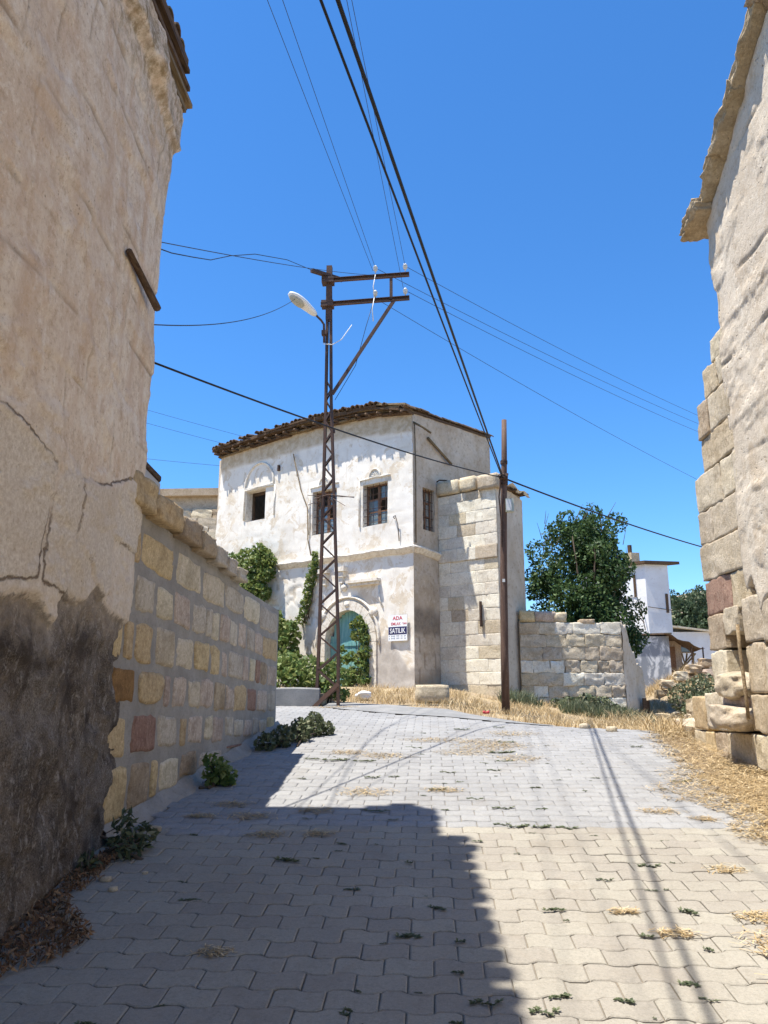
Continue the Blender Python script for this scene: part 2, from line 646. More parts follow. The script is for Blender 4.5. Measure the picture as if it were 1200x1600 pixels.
# ================================================================== LEFT STUCCO HOUSE
def plaster_left_mat():
    k = Nd('old_plaster')
    n1 = k.noise(1.3, 5, .6, None, .5)
    n2 = k.noise(7, 6, .7)
    n3 = k.noise(60, 4, .75)
    stv = k.noise(1.0, 5, .6, k.scaled((1, 5.5, .55)), .3)
    col = k.mix(k.step(n1, .36, .64), (.66, .545, .415), (.74, .64, .51))
    big = k.step(k.noise(.9, 4, .6), .42, .58)
    col = k.mix(k.ma('MULTIPLY', k.ma('MULTIPLY', k.step(stv, .46, .66), big), .8), col, (.60, .435, .30))
    col = k.mix(k.ma('MULTIPLY', k.step(k.noise(2.4, 6, .7, None, .6), .52, .64), .6), col, (.63, .475, .345))
    grit = k.noise(26, 6, .82)
    mid = k.noise(9, 6, .75, None, .5)
    col = k.mix(k.ma('MULTIPLY', k.step(mid, .54, .60), .45), col, (.50, .375, .265))
    col = k.mix(k.ma('MULTIPLY', k.step(mid, .45, .40), .5), col, (.80, .72, .61))
    col = k.mix(k.ma('MULTIPLY', k.step(grit, .55, .62), .6), col, (.40, .29, .20))
    col = k.mix(k.ma('MULTIPLY', k.step(grit, .44, .38), .5), col, (.86, .80, .70))
    scr = k.step(k.ma('ABSOLUTE', k.ma('SUBTRACT', k.noise(3.5, 5, .6, k.scaled((1, 2.2, .7)), .8), .5)), .009, .002)
    col = k.mix(k.ma('MULTIPLY', k.ma('MULTIPLY', scr, k.step(k.noise(1.6, 3), .5, .6)), .55), col, (.33, .245, .165))
    col = k.mix(k.ma('MULTIPLY', k.step(n2, .54, .66), .75), col, (.78, .71, .61))
    col = k.mix(k.ma('MULTIPLY', k.step(n2, .45, .34), .65), col, (.47, .345, .24))
    col = k.mix(k.ma('MULTIPLY', k.step(n3, .56, .74), .5), col, (.40, .29, .19))
    fine = k.noise(13, 6, .7)
    fo = k.ma('SUBTRACT', fine, .5)
    so = k.ma('ADD', k.attr('sootd'), k.ma('MULTIPLY', fo, .16))
    dampm = k.step(so, .012, -.012)
    dampm = k.ma('MULTIPLY', dampm, k.ma('ADD', .55, k.ma('MULTIPLY', k.step(k.ma('ADD', k.attr('sootd'), k.ma('MULTIPLY', fo, .5)), .02, -.25), .45)))
    crk = None
    for nm in ('sd1', 'sd2', 'sd3'):
        c_ = k.step(k.ma('ABSOLUTE', k.ma('ADD', k.attr(nm), k.ma('MULTIPLY', fo, .06))), .011, .003)
        crk = c_ if crk is None else k.ma('MAXIMUM', crk, c_)
    crk = k.ma('MULTIPLY', k.ma('MULTIPLY', crk, k.step(k.noise(2.2, 4, .6), .40, .52)), k.ma('SUBTRACT', 1.0, dampm))
    raw = k.mix(k.step(k.noise(42, 5, .75), .38, .64), (.50, .415, .315), (.74, .67, .56))
    raw = k.mix(k.ma('MULTIPLY', k.step(k.vor(30), .22, .08), .5), raw, (.36, .28, .20))
    raw = k.mix(k.step(n1, .4, .6), raw, k.mix(.5, raw, (.52, .43, .33)))
    col = k.mix(k.attr('raw'), col, raw)
    col = k.mix(k.ma('MULTIPLY', k.attr('joint'), .7), col, (.27, .20, .135))
    col = k.mix(k.ma('MULTIPLY', crk, .85), col, (.15, .105, .07))
    rust = k.ma('MULTIPLY', k.attr('rust'), k.step(k.noise(5, 6, .72, k.scaled((1, 1.6, .5)), .4), .36, .60))
    col = k.mix(k.ma('MULTIPLY', rust, .7), col, (.55, .40, .285))
    # lichen and weathering below the eave
    col = k.mix(k.ma('MULTIPLY', k.attr('weather'), k.step(k.noise(11, 6, .75), .42, .62)), col, (.27, .20, .11))
    # sooty damp foot with salt bloom
    d1 = k.noise(5, 6, .7, None, .7)
    d2 = k.noise(1.0, 6, .72, k.scaled((20, 22, 15)), .5)
    d3 = k.noise(95, 6, .8)
    damp = k.mix(k.step(d1, .36, .62), (.075, .062, .050), (.20, .16, .12))
    damp = k.mix(k.ma('MULTIPLY', k.step(d2, .54, .63), .6), damp, (.46, .42, .37))
    damp = k.mix(k.ma('MULTIPLY', k.step(d3, .54, .66), .8), damp, (.40, .34, .28))
    damp = k.mix(k.ma('MULTIPLY', k.step(d3, .47, .36), .85), damp, (.035, .028, .022))
    ed = k.vor(3.2, k.scaled((1, 1, 1.5)), 'DISTANCE_TO_EDGE')
    damp = k.mix(k.ma('MULTIPLY', k.step(ed, .05, .0), .22), damp, (.03, .024, .019))
    damp = k.mix(k.ma('MULTIPLY', k.step(k.noise(1.7, 4, .65), .48, .60), .6), damp, k.mix(k.step(d3, .42, .58), (.13, .115, .10), (.34, .305, .27)))
    damp = k.mix(k.ma('MULTIPLY', k.step(k.noise(2.3, 3, .6), .54, .64), .7), damp, (.05, .04, .035))
    col = k.mix(dampm, col, damp)
    pits = k.step(k.vor(18), .16, .05)
    col = k.mix(k.ma('MULTIPLY', pits, k.step(k.noise(3, 2), .52, .66)), col, (.20, .14, .09))
    h = k.ma('ADD', k.ma('MULTIPLY', n3, .5), k.ma('MULTIPLY', n2, .6))
    h = k.ma('SUBTRACT', h, k.ma('MULTIPLY', pits, .4))
    h = k.ma('ADD', h, k.ma('SUBTRACT', k.ma('MULTIPLY', dampm, k.ma('MULTIPLY', d3, .9)), k.ma('MULTIPLY', crk, .8)))
    return k.fin(col, .95, h, .75, .016, spec=.1)


M['plaster_l'] = plaster_left_mat()
k = Nd('weathered_wood')
wv = k.noise(1.0, 6, .7, k.scaled((40, 3, 40)), .6)
M['wood_old'] = k.fin(k.hsv(k.mix(k.step(wv, .35, .65), (.10, .065, .035), (.30, .23, .14)), .5, 1.0, k.ma('ADD', .7, k.ma('MULTIPLY', k.rnd(), .6))), .9, wv, .7, .01, spec=.1)
k = Nd('dark_wood')
wv = k.noise(1.0, 5, .7, k.scaled((30, 6, 30)), .6)
M['wood_dark'] = k.fin(k.hsv(k.mix(k.step(wv, .35, .65), (.055, .035, .024), (.16, .105, .065)), .5, 1.0, k.ma('ADD', .7, k.ma('MULTIPLY', k.rnd(), .6))), .9, wv, .6, .01, spec=.1)
k = Nd('roof_clay')
n1, n2 = k.noise(9, 5, .7), k.noise(70, 3, .7)
col = k.mix(k.step(n1, .38, .66), (.13, .08, .05), (.22, .16, .11))
col = k.mix(k.step(n2, .56, .75), col, (.06, .05, .04))
col = k.mix(k.step(k.noise(4, 4, .7), .55, .68), col, (.13, .12, .07))
M['tile'] = k.fin(k.hsv(col, .5, 1, k.ma('ADD', .6, k.ma('MULTIPLY', k.rnd(), .7))), .93, n2, .5, .01, spec=.12)


def xw_left(Y, z):
    return np.interp(Y, [2, 3.8, 4.5, 5.5], [-2.06, -2.06, -2.13, -2.25]) + .014 * np.clip(z, 0, 7)


lh = thing('stucco_house', 'tall windowless stucco house with a dark damp base on the left of the lane', 'house', (-3.6, 3, .2))
su = np.concatenate([np.arange(-4, 2.6, .2), np.arange(2.6, 5.44, .018), [5.45, 5.475, 5.5, 5.525, 5.55], np.arange(5.6, 6.3, .06), [6.6, 7.2, 8.2, 9.2]])
sz = np.concatenate([np.arange(-.5, .3, .06), np.arange(.3, 3.3, .018), np.arange(3.3, 6.42, .028)])
SU, SZ = np.meshgrid(su, sz, indexing='ij')
u, z = SU.ravel(), SZ.ravel()
Yc = np.minimum(u, 5.5)
back = np.clip(u - 5.5, 0, None)
X0 = xw_left(Yc, z) - back
NX = np.where(u < 5.46, 1, np.where(u > 5.54, 0, .7))
NY = np.where(u < 5.46, 0, np.where(u > 5.54, 1, .7))
P3 = np.stack([u, z, np.zeros_like(u)], 1)
soot = np.interp(u, [-4, 3.67, 3.79, 4.04, 4.14, 4.43, 4.66, 4.88, 5.5, 9], [2.0, 1.99, 1.98, 1.91, 2.08, 2.04, 2.16, 2.06, 2.0, 2.0])
soot = soot + .05 * fbm(P3, 3.2, 3, 12)
damp = ss(.02, -.03, z - soot)
S1 = [(4.19, 2.79), (4.26, 2.67), (4.24, 2.53), (4.18, 2.38), (4.52, 2.34), (4.56, 2.23), (4.49, 2.07), (4.34, 2.04), (4.03, 2.08), (3.8, 2.1), (3.82, 2.38), (3.86, 2.6), (3.97, 2.72)]
S2 = [(4.26, 2.77), (4.71, 2.87), (5.2, 3.05), (5.6, 3.05), (5.6, 2.55), (4.94, 2.53), (4.9, 2.19), (4.73, 2.07), (4.56, 2.31), (4.2, 2.36), (4.25, 2.57)]
S3 = [(2.6, 2.9), (3.5, 2.85), (3.83, 2.72), (3.80, 2.4), (3.76, 2.12), (3.4, 2.05), (2.6, 2.08)]
wob = .03 * np.stack([fbm(P3, 4, 3, 21), fbm(P3, 4, 3, 22)], 1)
q = np.stack([u, z], 1) + wob
sd1, sd2, sd3 = poly_sd(q, S1), poly_sd(q, S2), poly_sd(q, S3)
sdm = np.minimum(np.minimum(sd1, sd2), sd3)
disp = .024 * fbm(P3, .8, 4, 31) + .011 * fbm(P3, 5, 4, 32, .6)
flake = fbm(P3 * [1, 1.6, 1], 2.1, 5, 34, .6)
disp += .010 * ss(.02, .07, flake) + .008 * ss(.18, .22, flake)
disp += .010 * ss(.0, -.012, sd1) + .016 * ss(.0, -.012, sd2) + .006 * ss(0, -.012, sd3)
joint = np.zeros_like(u)
for i, zc in enumerate(np.arange(2.95, 6.4, .345)):
    zz = zc + .03 * np.sin(u * 1.3 + i) + .02 * fbm(P3 * [1, 0, 0], 3, 3, 40 + i)
    m = ss(-.1, .25, fbm(P3 * [1, 0, 0] + [0, i * 9, 0], 1.5, 3, 60)) * ss(.015, .003, np.abs(z - zz))
    for uj in np.arange(2.7 + .31 * (i % 2), 5.5, .62):
        vj = uj + .12 * math.sin(i * 5.1 + uj * 3)
        m = np.maximum(m, .7 * ss(.014, .003, np.abs(u - vj - .01 * np.sin(z * 9))) * ((z > zc) & (z < zc + .345)) * (math.sin(i * 3.7 + uj * 7) > .1))
    joint = np.maximum(joint, m)
    ledge = ss(0, .02, z - zz) * ss(.2, .06, z - zz) * ss(0, .25, fbm(P3 * [1, 0, 0] + [5, i * 9, 0], 1.2, 3, 61))
    disp += .007 * ledge
edge_crack = ss(.02, .002, np.abs(u - 5.22 - .05 * np.sin(z * 2.1) - .03 * fbm(P3 * [0, 1, 0], 4, 3, 70))) * ss(5.2, 5.6, z)
joint = np.maximum(joint, edge_crack)
disp -= .010 * joint
rub = fbm(P3, 4.2, 5, 77)
disp += damp * (-.03 + .034 * rub + .016 * fbm(P3, 14, 4, 78, .65))
disp += .05 * damp * ss(1.0, .25, z)
cornr = ss(5.0, 5.5, u) * ss(6.4, 5.5, u)
disp += cornr * (.03 * fbm(P3 * [0, 1, 0], 2.2, 4, 81))
corn = ss(6.02, 6.12, z + .06 * fbm(P3, 3, 3, 90))
disp += corn * (.085 + .06 * fbm(P3, 3.4, 4, 91))
rust = np.zeros_like(u)
for (ru_, rw_, za, zb) in ((4.12, .16, 3.1, 6.0), (3.75, .10, 3.0, 5.0), (4.98, .07, 3.4, 6.2), (4.72, .05, 3.3, 5.2), (5.28, .05, 3.2, 4.9), (4.42, .04, 3.6, 5.6), (3.3, .2, 3.0, 5.5)):
    rust = np.maximum(rust, np.exp(-((u + .03 * np.sin(z * 2.3 + ru_ * 9) - ru_) / rw_) ** 2) * ss(za - .3, za + .4, z) * ss(zb + .3, zb - .6, z))
raw = np.clip(ss(.02, -.06, sdm + .08 * fbm(P3, 7, 4, 94)) * .8 + ss(3.05, 2.45, z + .3 * fbm(P3, 3, 5, 95)) * .5, 0, .9)
weather = np.clip(ss(5.5, 6.3, z + .35 * fbm(P3, 1.5, 3, 97)) + .7 * ss(5.15, 5.45, u) * ss(5.0, 6.0, z), 0, 1)
V = np.stack([X0 + NX * disp, Yc + NY * disp + .0 * back, z], 1)
mk('wall', V, gridF(len(su), len(sz)), M['plaster_l'], lh, True,
   {'sootd': z - soot, 'sd1': sd1, 'sd2': sd2, 'sd3': sd3, 'rust': rust, 'raw': raw, 'joint': joint, 'weather': weather})
bb = MB()
bb.box((-5.2, .7, 3.0), (2.9, 4.6, 3.3))
bb.build('rear_walls', M['plaster_l'], lh)
# eave: pole plates, boards, stone slabs and tiles that stick out past the corner
mk('timber_beam', *tube([(-2.045, 4.58, 4.5), (-2.075, 4.95, 4.48), (-2.10, 5.30, 4.455)], [.024, .028, .032], 8), M['wood_dark'], lh, True)
eb = [(-2.20, 6.44, 5.58, .16, .05), (-2.16, 6.52, 5.60, .17, .045), (-2.32, 6.52, 5.62, .2, .06), (-2.13, 6.62, 5.66, .15, .04),
      (-2.24, 6.68, 5.72, .2, .05), (-2.4, 6.64, 5.66, .18, .06), (-2.15, 6.76, 5.60, .15, .045), (-2.26, 6.82, 5.62, .2, .05),
      (-2.12, 6.89, 5.54, .14, .04), (-2.25, 6.94, 5.58, .2, .05)]
for i, (x, zz, ye, w, h) in enumerate(eb):
    b = MB()
    nseg = 5
    ys = np.linspace(-4, ye, nseg)
    for a in range(nseg - 1):
        b.bar((x + R.uniform(-.01, .01), ys[a], zz + R.uniform(-.012, .012)), (x + R.uniform(-.015, .015), ys[a + 1], zz + R.uniform(-.015, .015)), w, h)
    b.build('eave_board', M['wood_old'] if i % 2 else M['wood_dark'], lh)
for i, y in enumerate(np.arange(-3.6, 5.5, .62)):
    mk('rafter', *tube([(-3.2, y, 6.56), (-2.12 + R.uniform(-.03, .03), y + .02, 6.57)], .045, 7), M['wood_dark'], lh, True)
mk('roof', *box((-4.3, .75, 6.99), (2.22, 4.80, .03)), M['wood_dark'], lh)

mk('eave_shadow_strip', *box((-2.03, .4, 6.982), (.095, 4.4, .016)), M['wood_dark'], lh)  # added strip, out of view, straightens the eave's shadow on the lane


def barrel(L, r0, r1, n=7, t=.014):
    """Half-round tile along +X, crown up."""
    V = []
    for (x, r) in ((0, r0), (L, r1)):
        for k_ in range(n):
            a = math.pi * k_ / (n - 1)
            V.append((x, r * math.cos(a), r * math.sin(a)))
        for k_ in range(n):
            a = math.pi * k_ / (n - 1)
            V.append((x, (r - t) * math.cos(a), (r - t) * math.sin(a)))
    F = []
    for k_ in range(n - 1):
        F += [[k_, k_ + 1, 2 * n + k_ + 1, 2 * n + k_], [n + k_ + 1, n + k_, 3 * n + k_, 3 * n + k_ + 1],
              [k_ + 1, k_, n + k_, n + k_ + 1], [2 * n + k_, 2 * n + k_ + 1, 3 * n + k_ + 1, 3 * n + k_]]
    for k_ in (0, n - 1):
        F.append([k_, 2 * n + k_, 3 * n + k_, n + k_])
    return np.array(V), F


TILE = new_mesh('roof_tile', *barrel(.42, .085, .072, 7), M['tile'])
for me in [TILE]:
    me.polygons.foreach_set('use_smooth', np.zeros(len(me.polygons), bool))


def put_tile(parent, loc, ax, down=False):
    o = bpy.data.objects.new('roof_tile', TILE)
    link(o)
    o.parent = parent
    m = Matrix(np.stack(ax, 1).tolist()).to_4x4()
    m.translation = Vector(np.array(loc) - BASE[parent.name])
    o.matrix_local = m
    return o


for i, y in enumerate(np.arange(-3.5, 5.5, .175)):
    for j in range(2):
        yy = y + R.uniform(-.02, .02)
        ax = unit((-1, R.uniform(-.06, .06), .22 + R.uniform(-.04, .05)))
        up_ = unit(np.array([0, 0, 1]) - ax * ax[2])
        put_tile(lh, ((-1.90 if y < 4.80 else -2.10) - j * .34 + R.uniform(-.02, .025), yy, 7.0 + j * .095 + R.uniform(-.012, .02)), (ax, np.cross(up_, ax), up_))

# ================================================================== STONE RETAINING WALL (left)
def wx(Y):
    return -2.24 + .043 * (np.asarray(Y, float) - 5.5)


def fr_left(u, z, d):
    return np.stack([wx(u) + d, u + 0 * d, z], -1)


def stone(fr, u0, u1, z0, z1, proud=.02, bulge=.012, jit=.012, roughn=.006, back=.05, seed=0, m=(0, .09, .36, .64, .91, 1), skew=(0, 0), round_=.10, drop=.012, chip=.0):
    """One laid stone: an uneven, rough-hewn front face on a wall frame with crisp sides running back into the wall."""
    m = np.array(m)
    n = len(m)
    S, T = np.meshgrid(m, m, indexing='ij')
    s, t = S.ravel(), T.ravel()
    a, b = 2 * s - 1, 2 * t - 1
    k_ = round_
    a2 = a * np.sqrt(1 - k_ * b * b)
    b2 = b * np.sqrt(1 - k_ * a * a)
    sc_ = 1 / math.sqrt(1 - k_ * .45)
    a2, b2 = np.clip(a2 * sc_, -1, 1), np.clip(b2 * sc_, -1, 1)
    uc, zc, hu, hz = (u0 + u1) / 2, (z0 + z1) / 2, (u1 - u0) / 2, (z1 - z0) / 2
    Q = np.stack([s * hu * 14 + seed * 3.1, t * hz * 14 + seed * 1.7, np.full_like(s, seed * .77)], 1)
    jj = np.minimum(jit, .22 * min(hu, hz))
    uu = uc + a2 * hu + jj * (vnoise(Q * .9, 1) + .5 * vnoise(Q * 2.7, 11)) + skew[0] * b * hz
    zz = zc + b2 * hz + jj * (vnoise(Q * .9 + 9, 2) + .5 * vnoise(Q * 2.7 + 9, 12)) + skew[1] * a * hu
    e = np.maximum(np.abs(a), np.abs(b))
    d = proud + bulge * (1 - e ** 5) + roughn * 1.6 * fbm(Q, .8, 4, 6, .6)
    if chip:
        d = d - chip * ss(.15, .5, fbm(Q, .45, 3, 9)) - .5 * chip * ss(.86, 1.0, e) * ss(.1, .6, fbm(Q, .9, 2, 19))
    d = np.where(e > .995, d - min(abs(proud) + .004, drop), d)
    V = fr(uu, zz, d)
    F = gridF(n, n).tolist()
    ring = [i * n for i in range(n)] + [(n - 1) * n + j for j in range(1, n)] + [i * n + n - 1 for i in range(n - 2, -1, -1)] + [j for j in range(n - 2, 0, -1)]
    Vb = fr(uu[ring], zz[ring], np.full(len(ring), -back))
    nv_ = len(V)
    L = len(ring)
    for i in range(L):
        j = (i + 1) % L
        F.append([nv_ + j, nv_ + i, nv_ + L + i, nv_ + L + j])
    return np.concatenate([V, V[ring], Vb]), F


k = Nd('grey_mortar')
n1, n2, n3 = k.noise(4, 5, .65), k.noise(34, 5, .7), k.noise(140, 3, .7)
col = k.mix(k.step(n1, .36, .64), (.27, .25, .22), (.36, .335, .295))
col = k.mix(k.ma('MULTIPLY', k.step(n2, .54, .76), .7), col, (.18, .155, .125))
col = k.mix(k.ma('MULTIPLY', k.step(n3, .55, .8), .5), col, (.42, .375, .31))
M['mortar'] = k.fin(col, .96, k.ma('ADD', n2, k.ma('MULTIPLY', n3, .4)), .8, .014, spec=.1)

sw = thing('stone_wall', 'mortared wall of ochre and pink cut stones with a rough coping on the left', 'wall', (-2.3, 7.8, .8))
wt = ([5.0, 5.3, 6.1, 7.0, 8.1, 8.28, 8.34, 10.3], [2.92, 2.90, 2.86, 2.79, 2.70, 2.69, 2.66, 2.565])
wu = np.concatenate([np.arange(5.3, 10.12, .035), [10.14, 10.17, 10.19, 10.2, 10.21, 10.26, 10.4, 10.6]])
wv_ = np.linspace(0, 1, 72)
WU, WV = np.meshgrid(wu, wv_, indexing='ij')
u, t = WU.ravel(), WV.ravel()
Yc = np.minimum(u, 10.2)
z = .2 + t * (np.interp(Yc, *wt) - .2)
P3 = np.stack([u, z, 0 * u], 1)
d = .010 * fbm(P3, 5, 4, 5) + .007 * fbm(P3, 22, 3, 6)
V = np.stack([wx(Yc) - np.clip(u - 10.2, 0, 9) + np.where(u < 10.17, d, 0), Yc + np.where(u > 10.17, d, 0) + 0 * u, z], 1)
mk('mortar', V, gridF(len(wu), len(wv_)), M['mortar'], sw, True)
V = []
for Y in np.linspace(5.2, 10.19, 30):
    zt = np.interp(Y, *wt)
    V += [(wx(Y) - .004, Y, zt - .005), (wx(Y) - .42, Y, zt), (wx(Y) - .42, Y, 0)]
mk('wall_top', V, gridF(30, 3), M['mortar'], sw)
RZ = [(2.80, 2.555), (2.46, 2.205), (2.10, 1.87), (1.74, 1.54), (1.40, 1.21), (1.035, .965), (.56, .93)]
ROWS = [
    ('A', [(5.3, 5.64), (5.69, 6.36), (6.42, 7.07), (7.15, 7.78), (7.82, 8.48), (8.54, 9.2), (9.25, 10.12)],
     'ochre ochre cream cream grey cream grey'),
    ('B', [(5.3, 5.58), (5.62, 5.98), (6.03, 6.39), (6.42, 6.82), (6.89, 7.24), (7.28, 7.43), (7.47, 7.65), (7.7, 8.02), (8.06, 8.3), (8.35, 8.65), (8.7, 9.0), (9.04, 9.36), (9.42, 10.12)],
     'cream grey cream pink grey grey cream pink grey pink grey pink ochre'),
    ('C', [(5.3, 5.45), (5.5, 5.63), (5.67, 6.01), (6.08, 6.47), (6.53, 6.95), (6.99, 7.38), (7.45, 7.75), (7.82, 7.99), (8.04, 8.56), (8.61, 8.82), (8.86, 9.08), (9.12, 9.31), (9.35, 9.66), (9.71, 10.12)],
     'ochre ochre ochre cream cream ochre ochre pink grey pink cream red buffdark pink'),
    ('D', [(5.33, 5.73), (5.79, 6.27), (6.32, 6.44), (6.52, 6.81), (6.89, 7.18), (7.2, 7.57), (7.61, 7.97), (8.0, 8.27), (8.3, 8.77), (8.82, 9.19), (9.25, 9.68), (9.75, 10.12)],
     'brown ochre pink pink cream pink buffdark pink ochre red pink grey'),
    ('E', [(5.33, 5.63), (5.73, 6.2), (6.23, 6.64), (6.73, 6.87), (6.93, 7.3), (7.37, 7.58), (7.62, 7.93), (8.04, 8.29), (8.33, 8.68), (8.72, 9.05), (9.09, 9.31), (9.37, 9.7), (9.75, 10.12)],
     'ochre red grey ochre pink cream pink grey grey pink grey cream ochre'),
    ('F', [(5.33, 5.68), (5.76, 6.12), (6.14, 6.26), (6.33, 6.74), (6.8, 7.2), (7.27, 7.93), (8.1, 8.7)],
     'ochre buffdark ochre cream buffdark grey red'),
]
sid = 0
MW = (0, .05, .13, .28, .42, .58, .72, .87, .95, 1)
for r, (nm, sp, cols) in enumerate(ROWS):
    for (a, b), cn in zip(sp, cols.split()):
        sid += 1
        mid = (a + b) / 2
        zt = np.interp(mid, [5.2, 10], RZ[r]) - .025
        zb = np.interp(mid, [5.2, 10], RZ[r + 1]) + .03
        if nm == 'F':
            zb = max(zb, gz(-2, mid) + .07)
        if nm == 'A':
            zt -= .0
        zt -= R.uniform(0, .03)
        zb += R.uniform(0, .025)
        sk = ((np.interp(b, [5.2, 10], RZ[r]) - np.interp(a, [5.2, 10], RZ[r])) / max(b - a, .1))
        rnd_ = .22
        bul, rg = .012, .006
        if nm == 'D' and sid == 36:
            rnd_, bul, rg = .6, .03, .016
        V, F = stone(fr_left, a + .002, b - .002, zb - .002, zt + .002, .004 + R.uniform(-.004, .008), bul * .8, .022, rg, .05, sid, m=MW, skew=(R.uniform(-.05, .05), sk), round_=rnd_ * .5 + R.uniform(-.04, .08))
        mk('stone', V, F, M['st_' + cn], sw, True)


def rock(c, half, seed, n=3, k_=.45, rough=.18, ax=None, hf=0.0):
    """A rounded broken block: subdivided cube pulled towards a ball, then roughened."""
    s = np.linspace(-1, 1, n + 1)
    V, F, idx = [], [], {}

    def vid(p):
        key = tuple(np.round(p, 4))
        if key not in idx:
            idx[key] = len(V)
            V.append(p)
        return idx[key]
    for axis in range(3):
        for sg in (-1, 1):
            for i in range(n):
                for j in range(n):
                    q = []
                    for (a, b) in ((i, j), (i + 1, j), (i + 1, j + 1), (i, j + 1)):
                        p = np.zeros(3)
                        p[axis] = sg
                        p[(axis + 1) % 3] = s[a]
                        p[(axis + 2) % 3] = s[b]
                        q.append(vid(p))
                    F.append(q if sg > 0 else q[::-1])
    V = np.array(V)
    sph = V / np.linalg.norm(V, axis=1)[:, None]
    W = V * (1 - k_) + sph * k_ * 1.25
    W = W * (1 + rough * vnoise(V * 1.3 + seed * 7.3, seed)[:, None]) + rough * .35 * np.stack([vnoise(V * 2.6 + seed, i_) for i_ in (3, 4, 5)], 1)
    if hf:
        W = W * (1 + hf * fbm(V * np.array(half) * 9 + seed, 1.0, 4, seed, .65)[:, None])
    W = W * np.array(half)
    if ax is not None:
        W = W @ np.array(ax)
    return W + np.array(c), F


COP = [(5.15, 5.72), (5.74, 6.28), (6.31, 6.78), (6.8, 7.2), (7.22, 7.58), (7.6, 7.98), (8.0, 8.30)]
for i, (a, b) in enumerate(COP):
    mid = (a + b) / 2
    zt = np.interp(mid, [5.3, 6.1, 7, 8.1], [3.14, 3.06, 2.98, 2.83])
    zb = np.interp(mid, *wt) - .01
    V, F = rock((wx(mid) - .12, mid, (zt + zb) / 2), (.22, (b - a) / 2 * 1.07, (zt - zb) / 2 * .98), 40 + i, 8, .14, .07, None, .10)
    mk('coping_stone', V, F, M['st_ochre' if i < 2 else ('st_buffdark' if i in (2, 3) else 'st_grey')], sw, True)
# concrete fillet along the foot
V = []
fu = np.linspace(5.35, 10.3, 60)
for Y in fu:
    w = .10 + .03 * math.sin(Y * 3.1) + .025 * math.sin(Y * 7.7) + (.22 * ss(9.0, 9.9, Y))
    zg = gz(-2.1, Y)
    for q_, (dx, dz) in enumerate([(0, .09), (.04, .05), (.6 * w, .022), (w, .002), (w + .01, -.03)]):
        V.append((wx(Y) + .005 + dx, Y, zg + dz + .008 * math.sin(Y * 13 + q_)))
mk('foot_fillet', V, gridF(60, 5)[:, ::-1], M['mortar'], sw, True)

# ================================================================== RIGHT STONE HOUSE
def plaster_right_mat():
    k = Nd('lime_plaster')
    n1 = k.noise(.9, 5, .6, None, .4)
    n2 = k.noise(8, 6, .72)
    n3 = k.noise(65, 4, .75)
    col = k.mix(k.step(n1, .38, .64), (.565, .475, .36), (.65, .57, .455))
    col = k.mix(k.ma('MULTIPLY', k.step(n2, .55, .74), .65), col, (.50, .41, .30))
    col = k.mix(k.ma('MULTIPLY', k.step(n2, .42, .28), .6), col, (.68, .63, .55))
    col = k.mix(k.ma('MULTIPLY', k.step(n3, .55, .8), .5), col, (.42, .34, .25))
    grit = k.noise(24, 6, .82)
    col = k.mix(k.ma('MULTIPLY', k.step(grit, .55, .62), .65), col, (.38, .295, .20))
    col = k.mix(k.ma('MULTIPLY', k.step(grit, .44, .38), .55), col, (.76, .71, .62))
    col = k.mix(k.ma('MULTIPLY', k.step(k.noise(2.2, 6, .72, None, .6), .53, .62), .55), col, (.46, .355, .24))
    pits = k.step(k.vor(13), .17, .07)
    pm = k.ma('MULTIPLY', pits, k.step(k.noise(2.6, 3), .44, .58))
    col = k.mix(k.ma('MULTIPLY', pm, .8), col, (.26, .20, .14))
    col = k.mix(k.ma('MULTIPLY', k.attr('joint'), .6), col, (.28, .22, .15))
    col = k.mix(k.attr('raw'), col, k.mix(k.step(n3, .4, .65), (.44, .35, .25), (.58, .49, .37)))
    h = k.ma('SUBTRACT', k.ma('ADD', k.ma('MULTIPLY', n2, .8), k.ma('MULTIPLY', n3, .5)), k.ma('MULTIPLY', pm, 1.0))
    return k.fin(col, .95, h, .9, .018, spec=.1)


M['plaster_r'] = plaster_right_mat()
RX = 3.12
MR = np.concatenate([[0, .02], np.linspace(.06, .94, 14), [.98, 1]])
MQ = np.concatenate([[0, .025], np.linspace(.08, .92, 8), [.975, 1]])


def fr_right(u, z, d):
    return np.stack([RX - d, u + 0 * d, z], -1)


rh = thing('rough_stone_house', 'tall pitted lime plastered stone house with a broken corner on the right of the lane', 'house', (4.5, 5, .5))
su = np.concatenate([np.arange(-4, 4.6, .2), np.arange(4.6, 7.5, .026), np.arange(7.5, 7.66, .02), np.arange(7.68, 8.5, .2)])
sv = np.linspace(0, 1, 250)
SU, SV = np.meshgrid(su, sv, indexing='ij')
u, t = SU.ravel(), SV.ravel()
Yc = np.minimum(u, 7.62)
back = np.clip(u - 7.62, 0, None)


def eave_r(Y):
    return np.interp(Y, [-4, 3.2, 5.97, 6.39, 7.04, 7.7], [6.0, 8.9, 7.42, 7.18, 6.86, 6.5])


